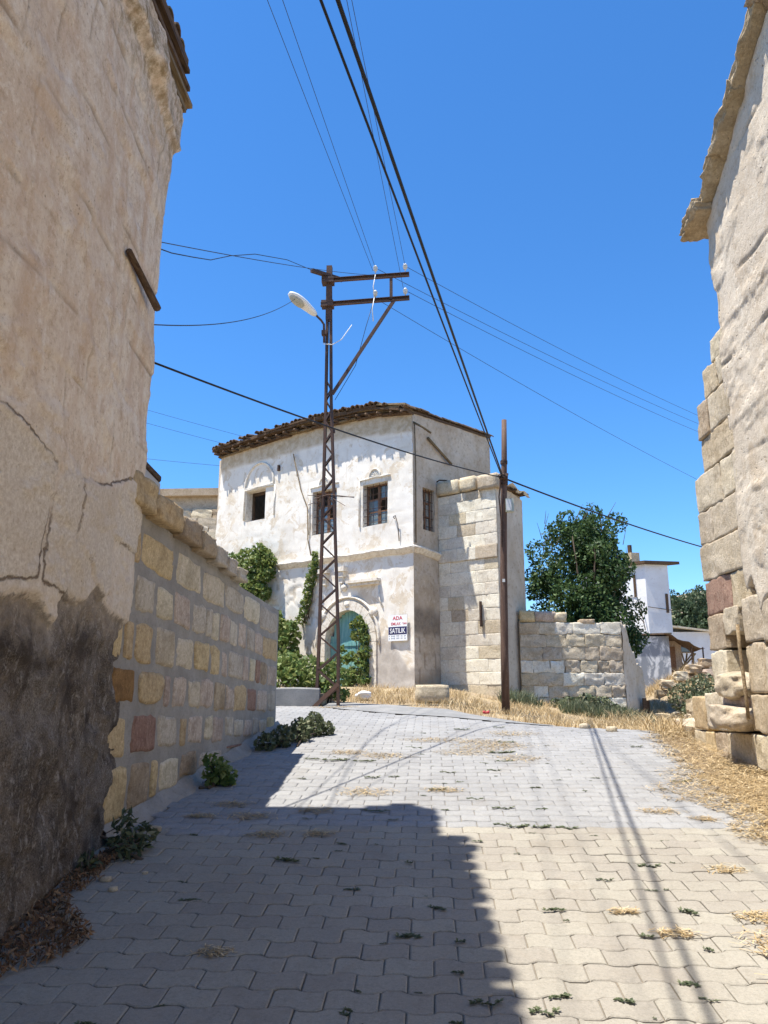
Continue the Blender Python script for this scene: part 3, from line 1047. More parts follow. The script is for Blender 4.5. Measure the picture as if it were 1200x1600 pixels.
z0 = 1.9
z = z0 + t * (eave_r(Yc) - z0)
P3 = np.stack([Yc, z, back], 1)
disp = .03 * fbm(P3, .8, 4, 131) + .008 * fbm(P3, 5, 5, 132, .65)
flake = fbm(P3 * [1, 1.5, 1], 2.4, 5, 134, .6)
disp += .008 * ss(.05, .08, flake) + .006 * ss(.2, .22, flake)
joint = np.zeros_like(u)
for i, zc in enumerate(np.arange(2.6, 8.5, .38)):
    zz = zc + .04 * np.sin(Yc * 1.5 + i) + .02 * fbm(P3 * [1, 0, 0], 3, 3, 140 + i)
    m = ss(.08, .35, fbm(P3 * [1, 0, 0] + [0, i * 7, 0], 1.4, 3, 160)) * ss(.03, .006, np.abs(z - zz))
    joint = np.maximum(joint, m)
    disp += .010 * ss(0, .015, z - zz) * ss(.25, .06, z - zz) * ss(0, .3, fbm(P3 * [1, 0, 0] + [5, i * 7, 0], 1.2, 3, 161))
disp -= .02 * joint
foot = np.interp(Yc, [-4, 4, 6.6, 7.15, 7.3, 7.45, 7.62], [2.2, 2.25, 2.3, 2.38, 2.2, 2.62, 2.5]) + .09 * fbm(P3, 3, 4, 171)
fall = ss(.02, -.03, z - foot)
disp -= .07 * fall
pitn = fbm(P3, 7, 3, 175)
disp -= .008 * ss(.45, .55, pitn)
edge = ss(7.35, 7.62, u)
disp += edge * .035 * fbm(P3 * [0, 1, 0], 3, 4, 177)
NX = np.where(u < 7.58, -1, np.where(u > 7.66, 0, -.7))
NY = np.where(u < 7.58, 0, np.where(u > 7.66, 1, .7))
V = np.stack([RX + back + NX * disp, Yc + NY * disp + 0 * back, z], 1)
V[:, 1] += .05 * edge * fbm(P3 * [0, 1, 0], 1.1, 3, 178)
mk('wall', V, gridF(len(su), len(sv))[:, ::-1], M['plaster_r'], rh, True, {'joint': joint, 'raw': np.clip(fall + .5 * edge * ss(-.1, .3, fbm(P3, 2, 3, 180)), 0, 1)})
bm_ = MB()
Yb = [-4, 3.2, 7.5]
for i in range(2):
    a, b = Yb[i], Yb[i + 1]
    za, zb = float(eave_r(a)) - .05, float(eave_r(b)) - .05
    bm_.add([(3.3, a, -1), (6.6, a, -1), (6.6, b, -1), (3.3, b, -1), (3.3, a, za), (6.6, a, za), (6.6, b, zb), (3.3, b, zb)], BOXF)
bm_.build('rear_walls', M['plaster_r'], rh)
# capping slabs along the sloping top, overhanging the lane
caps = [(7.90, 7.44, .17, .0), (7.46, 6.95, .11, .015), (6.97, 6.40, .13, .0), (6.42, 5.78, .10, .02), (5.80, 5.13, .14, 0), (5.15, 4.38, .12, .02), (4.40, 3.6, .12, 0)]
for i, (a, b, ov, dz) in enumerate(caps):
    mid = (a + b) / 2
    za = float(eave_r(min(mid, 7.62)))
    sl = float(eave_r(min(a, 7.62)) - eave_r(b)) / (a - b)
    ay = unit((0, 1, sl))
    az = unit(np.cross((1, 0, 0), ay))
    V, F = rock((RX + .18 - ov / 2, mid, za + .075 + dz), (.20 + ov / 2, abs(a - b) / 2 / ay[1] * 1.06, .065), 240 + i, 16, .25, .18, (np.array([1., 0, 0]), ay, az), .22)
    mk('capping_stone', V, F, M['st_buffdark'], rh, True)
# the older broken part beyond: big blocks in courses with a ragged end
end = ([.6, 1.05, 1.5, 1.72, 2.1, 2.3, 2.58, 3.2, 3.76, 4.0, 4.66, 4.95, 5.3], [9.6, 9.52, 9.42, 8.72, 8.74, 8.78, 8.76, 8.72, 8.72, 8.46, 8.37, 8.05, 7.78])
cz = [2.33, 2.72, 3.12, 3.5, 3.92, 4.3, 4.7, 5.02, 5.28]
for r in range(len(cz) - 1):
    za, zb = cz[r], cz[r + 1]
    ye = float(np.interp((za + zb) / 2, *end))
    cuts = [7.55, 7.55 + (ye - 7.55) * (.52 + .15 * ((r * 7) % 3 - 1)), ye + R.uniform(-.05, .05)]
    if r % 3 == 1:
        cuts = [7.55, cuts[-1]]
    for a, b in zip(cuts[:-1], cuts[1:]):
        sid += 1
        V, F = stone(fr_right, a + .001, b - .001, za + .002, zb - .002, .0 + R.uniform(-.015, .015), .004, .016, .011, .55, sid, m=MR, skew=(R.uniform(-.05, .05), R.uniform(-.02, .02)), round_=.03, drop=.012, chip=.010)
        mk('stone', V, F, M['st_red'] if (r == 0 and b > 8.4) else M[R.choice(['st_white', 'st_white', 'st_buff', 'st_buff'])], rh, True)
# lower blocks: (y0, y1, z0, z1, proud, material)
low = [(8.27, 8.74, 1.95, 2.33, .01, 'st_buff'), (7.86, 8.27, 2.1, 2.36, .0, 'st_white'), (8.27, 8.70, 1.5, 1.94, .02, 'st_white'),
       (7.28, 7.74, 1.98, 2.42, .03, 'st_white'), (7.30, 7.74, 1.5, 1.97, .02, 'st_buff'), (6.6, 7.30, 1.95, 2.35, .03, 'st_white'), (6.7, 7.33, 1.5, 1.93, .04, 'st_white'),
       (6.0, 6.58, 1.9, 2.33, .02, 'st_buff'), (6.0, 6.68, 1.45, 1.9, .02, 'st_white'),
       (9.03, 9.45, 1.09, 1.45, .02, 'st_ochre'), (8.38, 8.98, 1.10, 1.50, .05, 'st_white'), (7.30, 7.74, 1.13, 1.49, .06, 'st_buff'), (6.6, 7.28, 1.1, 1.48, .04, 'st_white'), (5.9, 6.58, 1.05, 1.44, .02, 'st_buff'),
       (9.14, 9.52, .72, 1.07, .0, 'st_buff'), (8.84, 9.12, .72, 1.08, .02, 'st_ochre'), (8.50, 8.82, .74, 1.09, .01, 'st_buff'), (7.82, 8.48, .76, 1.10, .03, 'st_buff'), (7.30, 7.80, .78, 1.12, .05, 'st_white'), (6.5, 7.28, .75, 1.08, .04, 'st_buff'), (5.6, 6.48, .7, 1.04, .03, 'st_buffdark'),
       (8.3, 9.3, .40, .72, -.03, 'st_buff'), (7.45, 8.28, .40, .75, .0, 'st_buff'), (6.6, 7.43, .38, .75, -.01, 'st_buff'), (5.6, 6.58, .3, .7, .01, 'st_buffdark')]
cl_ = [.0, .36, .72, 1.06, 1.46, 1.9, 2.32]
for r in range(6):
    y = 5.58 if r < 4 else 5.98
    while y > -1.2:
        L = R.uniform(.5, .95)
        low.append((y - L, y, cl_[r], cl_[r + 1], R.uniform(0, .04), R.choice(['st_buff', 'st_white', 'st_white'])))
        y -= L + .01
for (a, b, za, zb, pr, mt) in low:
    sid += 1
    V, F = stone(fr_right, a + .003, b - .003, za + .003, zb - .003, pr * .5, .004, .018, .013, .5, sid, m=MR, skew=(R.uniform(-.05, .05), R.uniform(-.03, .03)), round_=.05, drop=.010, chip=.012)
    mk('stone', V, F, M[mt], rh, True)
# two rounded boulders wedged in the gap under the niche
mk('boulder', *rock((3.12, 8.08, 1.565), (.15, .24, .115), 301, 12, .6, .18, None, .08), M['st_white'], rh, True)
mk('boulder', *rock((3.05, 8.03, 1.26), (.2, .28, .115), 302, 12, .5, .2, None, .08), M['st_white'], rh, True)
mk('rubble_fill', *rock((3.2, 8.1, 1.40), (.14, .24, .07), 303, 5, .4, .2), M['st_pink'], rh, True)
mk('core', *box((3.78, 8.2, 1.05), (.26, .9, 1.35)), M['st_buffdark'], rh)
mk('core', *box((3.62, 8.05, 3.7), (.3, .42, 1.45)), M['st_buffdark'], rh)
mk('niche_back', *box((3.47, 8.05, 1.95), (.02, .35, .40)), M['st_buffdark'], rh)
mk('pipe', *tube([(3.05, 7.74, 2.16), (3.045, 7.73, 1.95), (3.04, 7.69, 1.5), (3.03, 7.66, 1.26)], .018, 8), M['wood_old'], rh, True)
mk('core', *box((4.0, 5.2, .95), (.8, 2.4, 1.1)), M['st_buffdark'], rh)
mk('core', *box((4.0, 0, 1.1), (.85, 4.0, 1.15)), M['plaster_r'], rh)

# ================================================================== MAIN HOUSE
A55 = math.radians(55)
HE = np.array([-math.sin(A55), math.cos(A55), 0])     # along the facade, to the left
HS = np.array([math.cos(A55), math.sin(A55), 0])      # into the house
HC = np.array([-.395, 20.0, 0.0])


def H(u, v, z):
    u, v, z = np.broadcast_arrays(np.asarray(u, float), np.asarray(v, float), np.asarray(z, float))
    return HC + u[..., None] * HE + v[..., None] * HS + z[..., None] * np.array([0, 0, 1.])


HAX = (HE, HS, np.array([0, 0, 1.]))


def hbox(u0, u1, v0, v1, z0, z1):
    return box(H((u0 + u1) / 2, (v0 + v1) / 2, (z0 + z1) / 2), (abs(u1 - u0) / 2, abs(v1 - v0) / 2, abs(z1 - z0) / 2), HAX)


def white_mat():
    k = Nd('whitewash')
    n1 = k.noise(.8, 5, .6, None, .4)
    n2 = k.noise(5, 6, .72, None, .4)
    n3 = k.noise(45, 4, .75)
    stv = k.noise(1.0, 5, .65, k.scaled((5, 5, .7)), .3)
    col = k.mix(k.step(n1, .38, .62), (.74, .695, .61), (.80, .765, .695))
    col = k.mix(k.ma('MULTIPLY', k.step(n2, .56, .72), .55), col, (.62, .53, .42))
    col = k.mix(k.ma('MULTIPLY', k.step(stv, .56, .74), .35), col, (.52, .45, .36))
    col = k.mix(k.ma('MULTIPLY', k.step(n3, .6, .8), .35), col, (.50, .44, .36))
    peel = k.step(k.noise(1.9, 8, .78, None, .6), .535, .565)
    col = k.mix(k.ma('MULTIPLY', k.step(k.noise(1.1, 6, .7, k.scaled((1, 1, .6)), .5), .50, .66), .45), col, (.55, .50, .42))
    col = k.mix(k.ma('MULTIPLY', peel, .85), col, k.mix(k.step(n2, .4, .62), (.56, .465, .34), (.68, .60, .48)))
    grit = k.noise(24, 5, .8)
    col = k.mix(k.ma('MULTIPLY', k.step(grit, .57, .67), .4), col, (.55, .48, .38))
    bandc = k.mix(k.step(n2, .4, .62), (.40, .31, .20), (.56, .48, .36))
    col = k.mix(k.attr('band'), col, bandc)
    cem = k.mix(k.step(n2, .38, .64), (.40, .36, .315), (.50, .46, .41))
    col = k.mix(k.attr('cement'), col, cem)
    col = k.mix(k.attr('joint'), col, (.48, .40, .30))
    h = k.ma('ADD', k.ma('MULTIPLY', n2, .7), k.ma('MULTIPLY', n3, .35))
    return k.fin(col, .93, h, .55, .014, spec=.12)


M['white'] = white_mat()
k = Nd('rubble_plaster')
n1, n2, n3 = k.noise(1.2, 5, .6, None, .5), k.noise(9, 6, .75), k.noise(55, 4, .75)
col = k.mix(k.step(n1, .36, .64), (.46, .37, .27), (.60, .515, .41))
col = k.mix(k.ma('MULTIPLY', k.step(n2, .53, .66), .8), col, (.34, .255, .175))
col = k.mix(k.ma('MULTIPLY', k.step(n2, .45, .30), .6), col, (.70, .62, .51))
col = k.mix(k.attr('dark'), col, k.mix(k.step(n2, .4, .6), (.14, .115, .09), (.27, .22, .17)))
col = k.mix(k.attr('joint'), col, (.20, .15, .11))
M['rubble'] = k.fin(col, .96, k.ma('ADD', n2, k.ma('MULTIPLY', n3, .5)), .9, .02, spec=.1)
k = Nd('white_moulding')
n2 = k.noise(12, 5, .7)
M['mould'] = k.fin(k.mix(k.step(n2, .46, .70), (.74, .69, .60), (.50, .42, .32)), .93, n2, .5, .01, spec=.12)
k = Nd('teal_paint')
n1, n2 = k.noise(1.0, 6, .7, k.scaled((14, 14, 2.5)), .5), k.noise(30, 4, .7)
col = k.mix(k.step(n1, .42, .66), (.13, .33, .33), (.26, .47, .45))
col = k.mix(k.ma('MULTIPLY', k.step(n2, .6, .75), .6), col, (.42, .46, .42))
M['teal'] = k.fin(col, .6, n1, .3, .006, spec=.3)
k = Nd('rusty_iron')
n2 = k.noise(25, 5, .7)
M['iron'] = k.fin(k.mix(k.step(n2, .4, .66), (.035, .026, .022), (.13, .07, .045)), .75, n2, .3, .004, metal=.3, spec=.3)
k = Nd('brown_frame')
n2 = k.noise(18, 5, .7)
M['frame'] = k.fin(k.mix(k.step(n2, .4, .66), (.16, .085, .05), (.28, .16, .10)), .8, n2, .4, .005, spec=.2)
k = Nd('dusty_glass')
k.b.inputs['Base Color'].default_value = (.30, .36, .36, 1)
k.b.inputs['Roughness'].default_value = .12
k.b.inputs['Transmission Weight'].default_value = .55
k.b.inputs['IOR'].default_value = 1.35
M['glass'] = k.m
k = Nd('torn_cloth')
M['cloth'] = k.fin(k.mix(k.noise(14, 4, .6), (.55, .55, .54), (.74, .75, .76)), .9)

mh = thing('whitewashed_house', 'derelict two-storey whitewashed stone house with a tiled roof and teal arched door', 'house', tuple(H(3.5, 2, 1.55)))


def eave_z(u):
    return np.interp(u, [-.2, .1, 1.2, 3.5, 6, 8.3], [8.98, 9.0, 9.2, 9.38, 9.36, 9.30])


WINS = {'W1': (5.90, 6.82, 6.84, 7.86), 'W2': (2.80, 3.79, 6.03, 7.36), 'W3': (.88, 1.79, 6.02, 7.24)}
DOOR = (1.5, 3.15, 1.3, 2.75)        # straight part; arch above, centre z 2.75... rise .93
DU, DR, DZ = 2.325, .825, 2.78


def cols_with(a, b, step, extra):
    s = set(np.round(np.arange(a, b, step), 3)) | {a, b}
    for e_ in extra:
        s = {x for x in s if abs(x - e_) > step * .35} | {e_}
    return np.array(sorted(s))


eu = [w[0] for w in WINS.values()] + [w[1] for w in WINS.values()] + [DOOR[0], DOOR[1], 0.0, 8.2]
us = cols_with(0.0, 8.2, .06, eu)
ezz = [w[2] for w in WINS.values()] + [w[3] for w in WINS.values()] + [5.12, 5.34, 3.64]
zs = cols_with(.9, 8.9, .06, ezz)
zs = np.concatenate([zs, [8.95, 9.0, 9.05]])
UU, ZZ = np.meshgrid(us, zs, indexing='ij')
u, z = UU.ravel(), ZZ.ravel()
top = zs.max()
z = np.where(z > 8.6, 8.6 + (z - 8.6) / (top - 8.6) * (eave_z(u) + .02 - 8.6), z)
P3 = np.stack([u, z, 0 * u], 1)
uc = u + ss(7.0, 8.2, u) * (8.6 - np.clip(z, 1, 9)) * .055          # battered left corner
dz_ = .016 * fbm(P3, 1.1, 4, 201) + .007 * fbm(P3, 7, 3, 202)
joint = np.zeros_like(u)
for i, zc in enumerate(np.arange(5.6, 8.8, .36)):
    zz = zc + .012 * fbm(P3 * [1, 0, 0], 3, 2, 210 + i)
    m = ss(-.05, .25, fbm(P3 * [1, 0, 0] + [0, i * 7, 0], 1.1, 3, 211)) * ss(.035, .0, np.abs(z - zz))
    joint = np.maximum(joint, m * .65)
    for uj in np.arange((i % 2) * .33, 8.2, .72):
        w = .1 * math.sin(uj * 17 + i)
        joint = np.maximum(joint, .5 * ss(.03, 0, np.abs(u - uj - w)) * ((z > zc) & (z < zc + .36)) * ss(.0, .3, fbm(P3 * [1, 0, 0] + [3, i * 5, 0], 1.2, 2, 212)))
stonez = ss(3.35, 3.5, u) * ss(5.1, 5.05, z) * ss(3.0, 3.3, z)
vor_j = np.abs(fbm(P3, 2.6, 2, 215))
joint = np.maximum(joint, stonez * ss(.06, .01, vor_j) * .9)
dz_ += stonez * .022 * ss(.0, .12, vor_j) - .012 * joint
low_in = ss(5.2, 5.12, z) * ss(5.3, 5.1, u) * .02
band = ss(8.62, 8.72, z + .10 * fbm(P3, 2, 3, 220) - (eave_z(u) - 9.2))
dz_ += .02 * band
cement = ss(.06, -.04, poly_sd(np.stack([u, z], 1) + .05 * np.stack([fbm(P3, 3, 3, 221), fbm(P3, 3, 3, 222)], 1),
                             [(1.42, .5), (1.42, 2.35), (1.25, 2.85), (.95, 2.95), (.55, 2.5), (.20, 2.0), (-.3, 2.2), (-.3, .5)]))
dz_ += .012 * cement * (1 + fbm(P3, 5, 3, 223))


def in_hole(u, z):
    for w in WINS.values():
        if w[0] < u < w[1] and w[2] < z < w[3]:
            return True
    if DOOR[0] < u < DOOR[1] and z < DZ:
        return True
    return z >= DZ and math.hypot(u - DU, (z - DZ) / 1.10) < DR + .03


uc_c = (us[:-1] + us[1:]) / 2
zc_c = (zs[:-1] + zs[1:]) / 2
keep = np.array([[not in_hole(a, b) for b in zc_c] for a in uc_c])
V = H(uc, -dz_ + low_in, z)
mk('front_wall', V, gridF(len(us), len(zs), keep), M['white'], mh, True, {'band': band * .9, 'cement': cement, 'joint': np.clip(joint, 0, 1) * .7})
# right-hand side wall (in shade)
vs = cols_with(0.0, 4.1, .06, [.46, 1.02])
zs2 = np.concatenate([cols_with(.8, 8.9, .06, [5.80, 7.0]), [9.0]])
VV, ZZ = np.meshgrid(vs, zs2, indexing='ij')
v, z = VV.ravel(), ZZ.ravel()
z = np.where(z > 8.5, 8.5 + (z - 8.5) / .5 * (np.interp(v, [0, 4.1], [9.06, 9.40]) - 8.5), z)
P3 = np.stack([v, z, 0 * v], 1)
d2 = .03 * fbm(P3, 1.2, 4, 231) + .02 * fbm(P3, 6, 4, 232)
d2 = d2 * ss(0, .15, v)
dark = ss(.1, -.15, z - 3.55 - .3 * fbm(P3, 1.5, 3, 233)) * ss(2.75, 2.95, z + .2 * fbm(P3, 2, 3, 234)) * .8 + .55 * ss(2.2, 1.6, z + .4 * fbm(P3, 2, 3, 235))
jt = np.zeros_like(v)
for i, zc in enumerate(np.arange(1.6, 3.0, .42)):
    jt = np.maximum(jt, ss(.03, .0, np.abs(z - zc)) * (z < 3.0))
    for vj in (.25 + .2 * (i % 2), .8 + .15 * (i % 2)):
        jt = np.maximum(jt, ss(.03, .0, np.abs(v - vj)) * ((z > zc) & (z < zc + .42) & (z < 3.0)))
d2 -= .02 * jt
keep = np.array([[not (.46 < a < 1.02 and 5.80 < b < 7.0) for b in (zs2[:-1] + zs2[1:]) / 2] for a in (vs[:-1] + vs[1:]) / 2])
mk('side_wall', H(-d2, v, z), gridF(len(vs), len(zs2), keep)[:, ::-1], M['rubble'], mh, True, {'dark': dark, 'joint': jt * .8})
rw = MB()
rw.add(*hbox(0.02, 8.5, 4.05, 4.25, .8, 9.4)).add(*hbox(8.2, 8.35, .05, 4.1, 1, 9.25)).add(*hbox(.1, 8.2, .45, 4.1, 5.0, 5.15))
rw.build('rear_walls', M['rubble'], mh)

# ---- windows
def reveal(u0, u1, z0, z1, dep, mat, arch=False):
    b = MB()
    b.add([H(u0, 0, z0), H(u0, dep, z0), H(u0, dep, z1), H(u0, 0, z1)], [[0, 1, 2, 3]])
    b.add([H(u1, 0, z0), H(u1, dep, z0), H(u1, dep, z1), H(u1, 0, z1)], [[3, 2, 1, 0]])
    b.add([H(u0, 0, z0), H(u1, 0, z0), H(u1, dep, z0), H(u0, dep, z0)], [[0, 1, 2, 3]])
    if not arch:
        b.add([H(u0, 0, z1), H(u1, 0, z1), H(u1, dep, z1), H(u0, dep, z1)], [[3, 2, 1, 0]])
    return b


def window(u0, u1, z0, z1, parent, glazed=True, nh=6, nv_=4):
    wv0 = .20
    w = reveal(u0, u1, z0, z1, .36, M['mould']).build('window', M['mould'], parent)
    if not glazed:
        return w
    b = MB()
    ft = .05
    b.add(*hbox(u0, u0 + ft, wv0, wv0 + .06, z0, z1)).add(*hbox(u1 - ft, u1, wv0, wv0 + .06, z0, z1))
    b.add(*hbox(u0 + ft, u1 - ft, wv0, wv0 + .06, z0, z0 + ft)).add(*hbox(u0 + ft, u1 - ft, wv0, wv0 + .06, z1 - ft, z1))
    um = (u0 + u1) / 2
    b.add(*hbox(um - .045, um + .045, wv0 - .01, wv0 + .05, z0 + ft, z1 - ft))
    zsp = [z0 + ft + (z1 - z0 - 2 * ft) * q for q in (0, .34, .67, 1)]
    for zz in zsp[1:-1]:
        b.add(*hbox(u0 + ft, um - .045, wv0 + .005, wv0 + .045, zz - .018, zz + .018)).add(*hbox(um + .045, u1 - ft, wv0 + .005, wv0 + .045, zz - .018, zz + .018))
    b.build('window_frame', M['frame'], w)
    for s_ in range(2):
        ua, ub = (u0 + ft, um - .045) if s_ else (um + .045, u1 - ft)
        for r in range(3):
            if s_ == 0 and r == 1:
                mk('cloth_scrap', *hbox(ua + .03, ub - .02, wv0 + .10, wv0 + .105, zsp[r] + .05, zsp[r + 1] - .04), M['cloth'], w)
            if (s_, r) == (0, 2) or (s_, r) == (1, 1):
                continue
            mk('pane', *hbox(ua + .003, ub - .003, wv0 + .022, wv0 + .026, zsp[r] + .02, zsp[r + 1] - .02), M['glass'], w)
    b = MB()
    for i in range(nv_):
        uu = u0 + (u1 - u0) * (i + .5) / nv_
        b.tube([H(uu, .06, z0 + .003), H(uu, .06, z1 - .003)], .0085, 5)
    for i in range(nh):
        zz = z0 + (z1 - z0) * (i + .5) / nh
        b.tube([H(u0 + .003, .075, zz), H(u1 - .003, .075, zz)], .008, 5)
    b.build('window_grille', M['iron'], w)
    return w


W1 = window(*WINS['W1'], mh, glazed=False)
b = MB()
b.add(*hbox(5.905, 6.815, .27, .34, 7.75, 7.855)).add(*hbox(6.735, 6.815, .27, .34, 6.845, 7.748)).add(*hbox(5.905, 5.96, .27, .34, 6.845, 7.748))
b.build('window_frame', M['wood_dark'], W1)
window(*WINS['W2'], mh)
window(*WINS['W3'], mh)
# side window
HH = H
b = MB()
for (a, c) in (((0, .46), (.3, .46)), ((0, 1.02), (.3, 1.02))):
    b.add([H(a[0], a[1], 5.80), H(c[0], c[1], 5.80), H(c[0], c[1], 7.0), H(a[0], a[1], 7.0)], [[0, 1, 2, 3]])
b.add([H(0, .46, 5.8), H(0, 1.02, 5.8), H(.3, 1.02, 5.8), H(.3, .46, 5.8)], [[0, 1, 2, 3]])
b.add([H(0, .46, 7.0), H(0, 1.02, 7.0), H(.3, 1.02, 7.0), H(.3, .46, 7.0)], [[0, 1, 2, 3]])
swn = b.build('window', M['rubble'], mh)
b = MB()
for q in (.46, .72, .97):
    b.add(*hbox(.14, .19, q, q + .05, 5.80, 7.0))
for q in (5.8, 6.2, 6.6, 6.95):
    b.add(*hbox(.145, .185, .51, .97, q, q + .045))
b.build('window_frame', M['frame'], swn)
for r in range(3):
    for (va, vb) in ((.515, .715), (.775, .965)):
        mk('pane', *hbox(.163, .167, va, vb, 5.85 + .4 * r, 6.19 + .4 * r), M['glass'], swn)
b = MB()
for i in range(4):
    b.tube([H(.05, .53 + .14 * i, 5.803), H(.05, .53 + .14 * i, 6.997)], .009, 5)
for i in range(5):
    b.tube([H(.06, .463, 5.93 + .24 * i), H(.06, 1.017, 5.93 + .24 * i)], .009, 5)
b.build('window_grille', M['iron'], swn)


def strip(pts, w, h, parent, name, mat, v0=0.0):
    """Raised band following (u,z) points on the facade."""
    P = np.array(pts, float)
    V, F = [], []
    for i in range(len(P)):
        d = unit(P[min(i + 1, len(P) - 1)] - P[max(i - 1, 0)])
        nrm = np.array([-d[1], d[0]])
        a, b_ = P[i] + nrm * w / 2, P[i] - nrm * w / 2
        a2, b2 = P[i] + nrm * w * .25, P[i] - nrm * w * .25
        for (q, vv) in ((a, v0 + .02), (a, v0 - h * .6), (a2, v0 - h), (b2, v0 - h), (b_, v0 - h * .6), (b_, v0 + .02)):
            V.append(H(q[0], vv, q[1]))
    F = gridF(len(P), 6).tolist()
    n = len(V)
    F += [list(range(6)), [n - 6 + i for i in range(6)][::-1]]
    return mk(name, V, F, mat, parent, True)


def hood(uc, zt, w, z0):
    ur, ul = uc - w, uc + w
    r = .20
    arc = [(uc + r * math.cos(a), zt + .02 + 1.2 * r * math.sin(a)) for a in np.linspace(0, math.pi, 11)]
    strip([(ur, zt)] + [(uc - r - .02, zt)] + arc + [(uc + r + .02, zt)] + [(ul, zt), (ul, zt - .02), (ul, z0)], .045, .045, mh, 'window_hood', M['mould'])
    for a in np.linspace(.3, math.pi - .3, 5):
        strip([(uc, zt + .05), (uc + .13 * math.cos(a), zt + .04 + .16 * math.sin(a))], .025, .02, mh, 'shell_rib', M['mould'])


hood(1.34, 7.40, .56, 6.05)
hood(3.30, 7.50, .58, 6.05)
strip([(5.52, 7.9)] + [(6.2 + .68 * math.cos(a), 7.95 + .80 * math.sin(a)) for a in np.linspace(0, math.pi, 17)] + [(6.88, 7.9), (6.88, 6.9)], .07, .05, mh, 'blind_arch', M['mould'])
strip([(5.46, 7.9), (5.46, 6.9)], .06, .03, mh, 'blind_arch', M['mould'])
mk('wall_hole', *tube([H(5.30, -.03, 8.32), H(5.30, -.015, 8.5)], .05, 8), M['iron'], mh)
# string cornice, front then round the corner
V, F = [], []
profc = [(.03, 5.10), (-.03, 5.105), (-.035, 5.15), (-.075, 5.165), (-.08, 5.20), (-.125, 5.215), (-.13, 5.265), (-.05, 5.30), (.03, 5.33)]
path = [(x, None) for x in np.linspace(5.15, 0, 60)] + [(None, y) for y in np.linspace(0, 1.22, 16)]
for i, (pu, pv) in enumerate(path):
    for (o, z) in profc:
        jz = .008 * math.sin(i * .9) + .01 * math.sin(i * .31)
        if pu is not None:
            uu = pu + (o if pu == 0 else 0)
            V.append(H(uu if pu > 0 else o, o, z + jz))
        else:
            V.append(H(o, pv if pv > 0 else o, z + jz - .06 * pv))
F = gridF(len(path), len(profc)).tolist()
F.append(list(range(len(profc))))
mk('cornice', V, F, M['mould'], mh, True)
# ---- doorway
rv = MB()
dep = .30
arcn = 24
pa = [(DU + DR * math.cos(a), DZ + 1.1 * DR * math.sin(a)) for a in np.linspace(0, math.pi, arcn)]
outline = [(DOOR[1], 1.3)] + pa + [(DOOR[0], 1.3)]
V = [H(p[0], -.03, p[1]) for p in outline] + [H(p[0], dep, p[1]) for p in outline]
n = len(outline)
dw = mk('doorway', V, [[i, i + 1, n + i + 1, n + i] for i in range(n - 1)], M['mould'], mh)
nvou = 13
for i in range(nvou):
    a0, a1 = math.pi * i / nvou + .006, math.pi * (i + 1) / nvou - .006
    V = []
    for vv in (.02, -.035):
        for (rr, aa) in ((DR, a0), (DR, (a0 + a1) / 2), (DR, a1), (DR + .24, a1), (DR + .24, (a0 + a1) / 2), (DR + .24, a0)):
            V.append(H(DU + rr * math.cos(aa), vv, DZ + 1.1 * rr * math.sin(aa)))
    F = [[0, 1, 2, 3, 4, 5][::-1], [6, 7, 8, 9, 10, 11]] + [[j, (j + 1) % 6, 6 + (j + 1) % 6, 6 + j] for j in range(6)]
    mk('voussoir', V, F, M['mould'], dw)
for s_ in (0, 1):
    ua, ub = ((DOOR[0] - .24, DOOR[0]) if s_ == 0 else (DOOR[1], DOOR[1] + .24))
    for j in range(4):
        mk('jamb_stone', *hbox(ua + .003, ub - .001, -.032, .02, 1.3 + .37 * j + .005, 1.3 + .37 * (j + 1) - .005), M['mould'], dw)
strip([(DU + 1.16 * math.cos(a), DZ + .05 + 1.16 * 1.05 * math.sin(a)) for a in np.linspace(-.12, math.pi + .12, 26)], .06, .06, dw, 'arch_moulding', M['mould'])


def disc(u, z, r, parent, name):
    V = [H(u, -.085, z)]
    F = []
    nn = 14
    for ring, (rr, vv) in enumerate(((.55 * r, -.075), (r, -.045), (r, .0))):
        for k_ in range(nn):
            a = 2 * math.pi * k_ / nn
            q = rr * (1 + (.12 if (k_ % 2 and ring) else 0))
            V.append(H(u + q * math.cos(a), vv + (.012 if k_ % 2 else 0), z + q * math.sin(a)))
    for k_ in range(nn):
        F.append([0, 1 + k_, 1 + (k_ + 1) % nn])
        for ring in range(2):
            a = 1 + ring * nn
            F.append([a + k_, a + nn + k_, a + nn + (k_ + 1) % nn, a + (k_ + 1) % nn])
    return mk(name, V, F, M['mould'], parent, True)


disc(1.38, 3.58, .14, dw, 'rosette')
disc(3.26, 3.58, .14, dw, 'rosette')
disc(DU, 3.84, .09, dw, 'rosette')
# carved corbels and the projecting ledge above the arch
b = MB()
b.add(*hbox(1.14, 2.28, -.16, .02, 4.42, 4.50)).add(*hbox(1.18, 2.24, -.10, .02, 4.34, 4.418))
b.build('ledge', M['mould'], mh)
b = MB()
b.add(*hbox(2.36, 2.72, -.16, .02, 4.80, 4.93)).add(*hbox(2.42, 2.66, -.12, .02, 4.64, 4.798)).add(*hbox(2.47, 2.61, -.08, .02, 4.46, 4.638))
b.build('corbel', M['mould'], mh)
disc(2.46, 4.34, .10, mh, 'rosette')
b = MB()
b.add(*hbox(3.02, 3.38, -.16, .02, 4.80, 4.93)).add(*hbox(3.08, 3.32, -.12, .02, 4.64, 4.798)).add(*hbox(3.13, 3.27, -.08, .02, 4.46, 4.638))
b.build('corbel', M['mould'], mh)
strip([(1.18, 4.30), (1.16, 3.9), (1.05, 3.7)], .04, .03, mh, 'shell_rib', M['mould'])
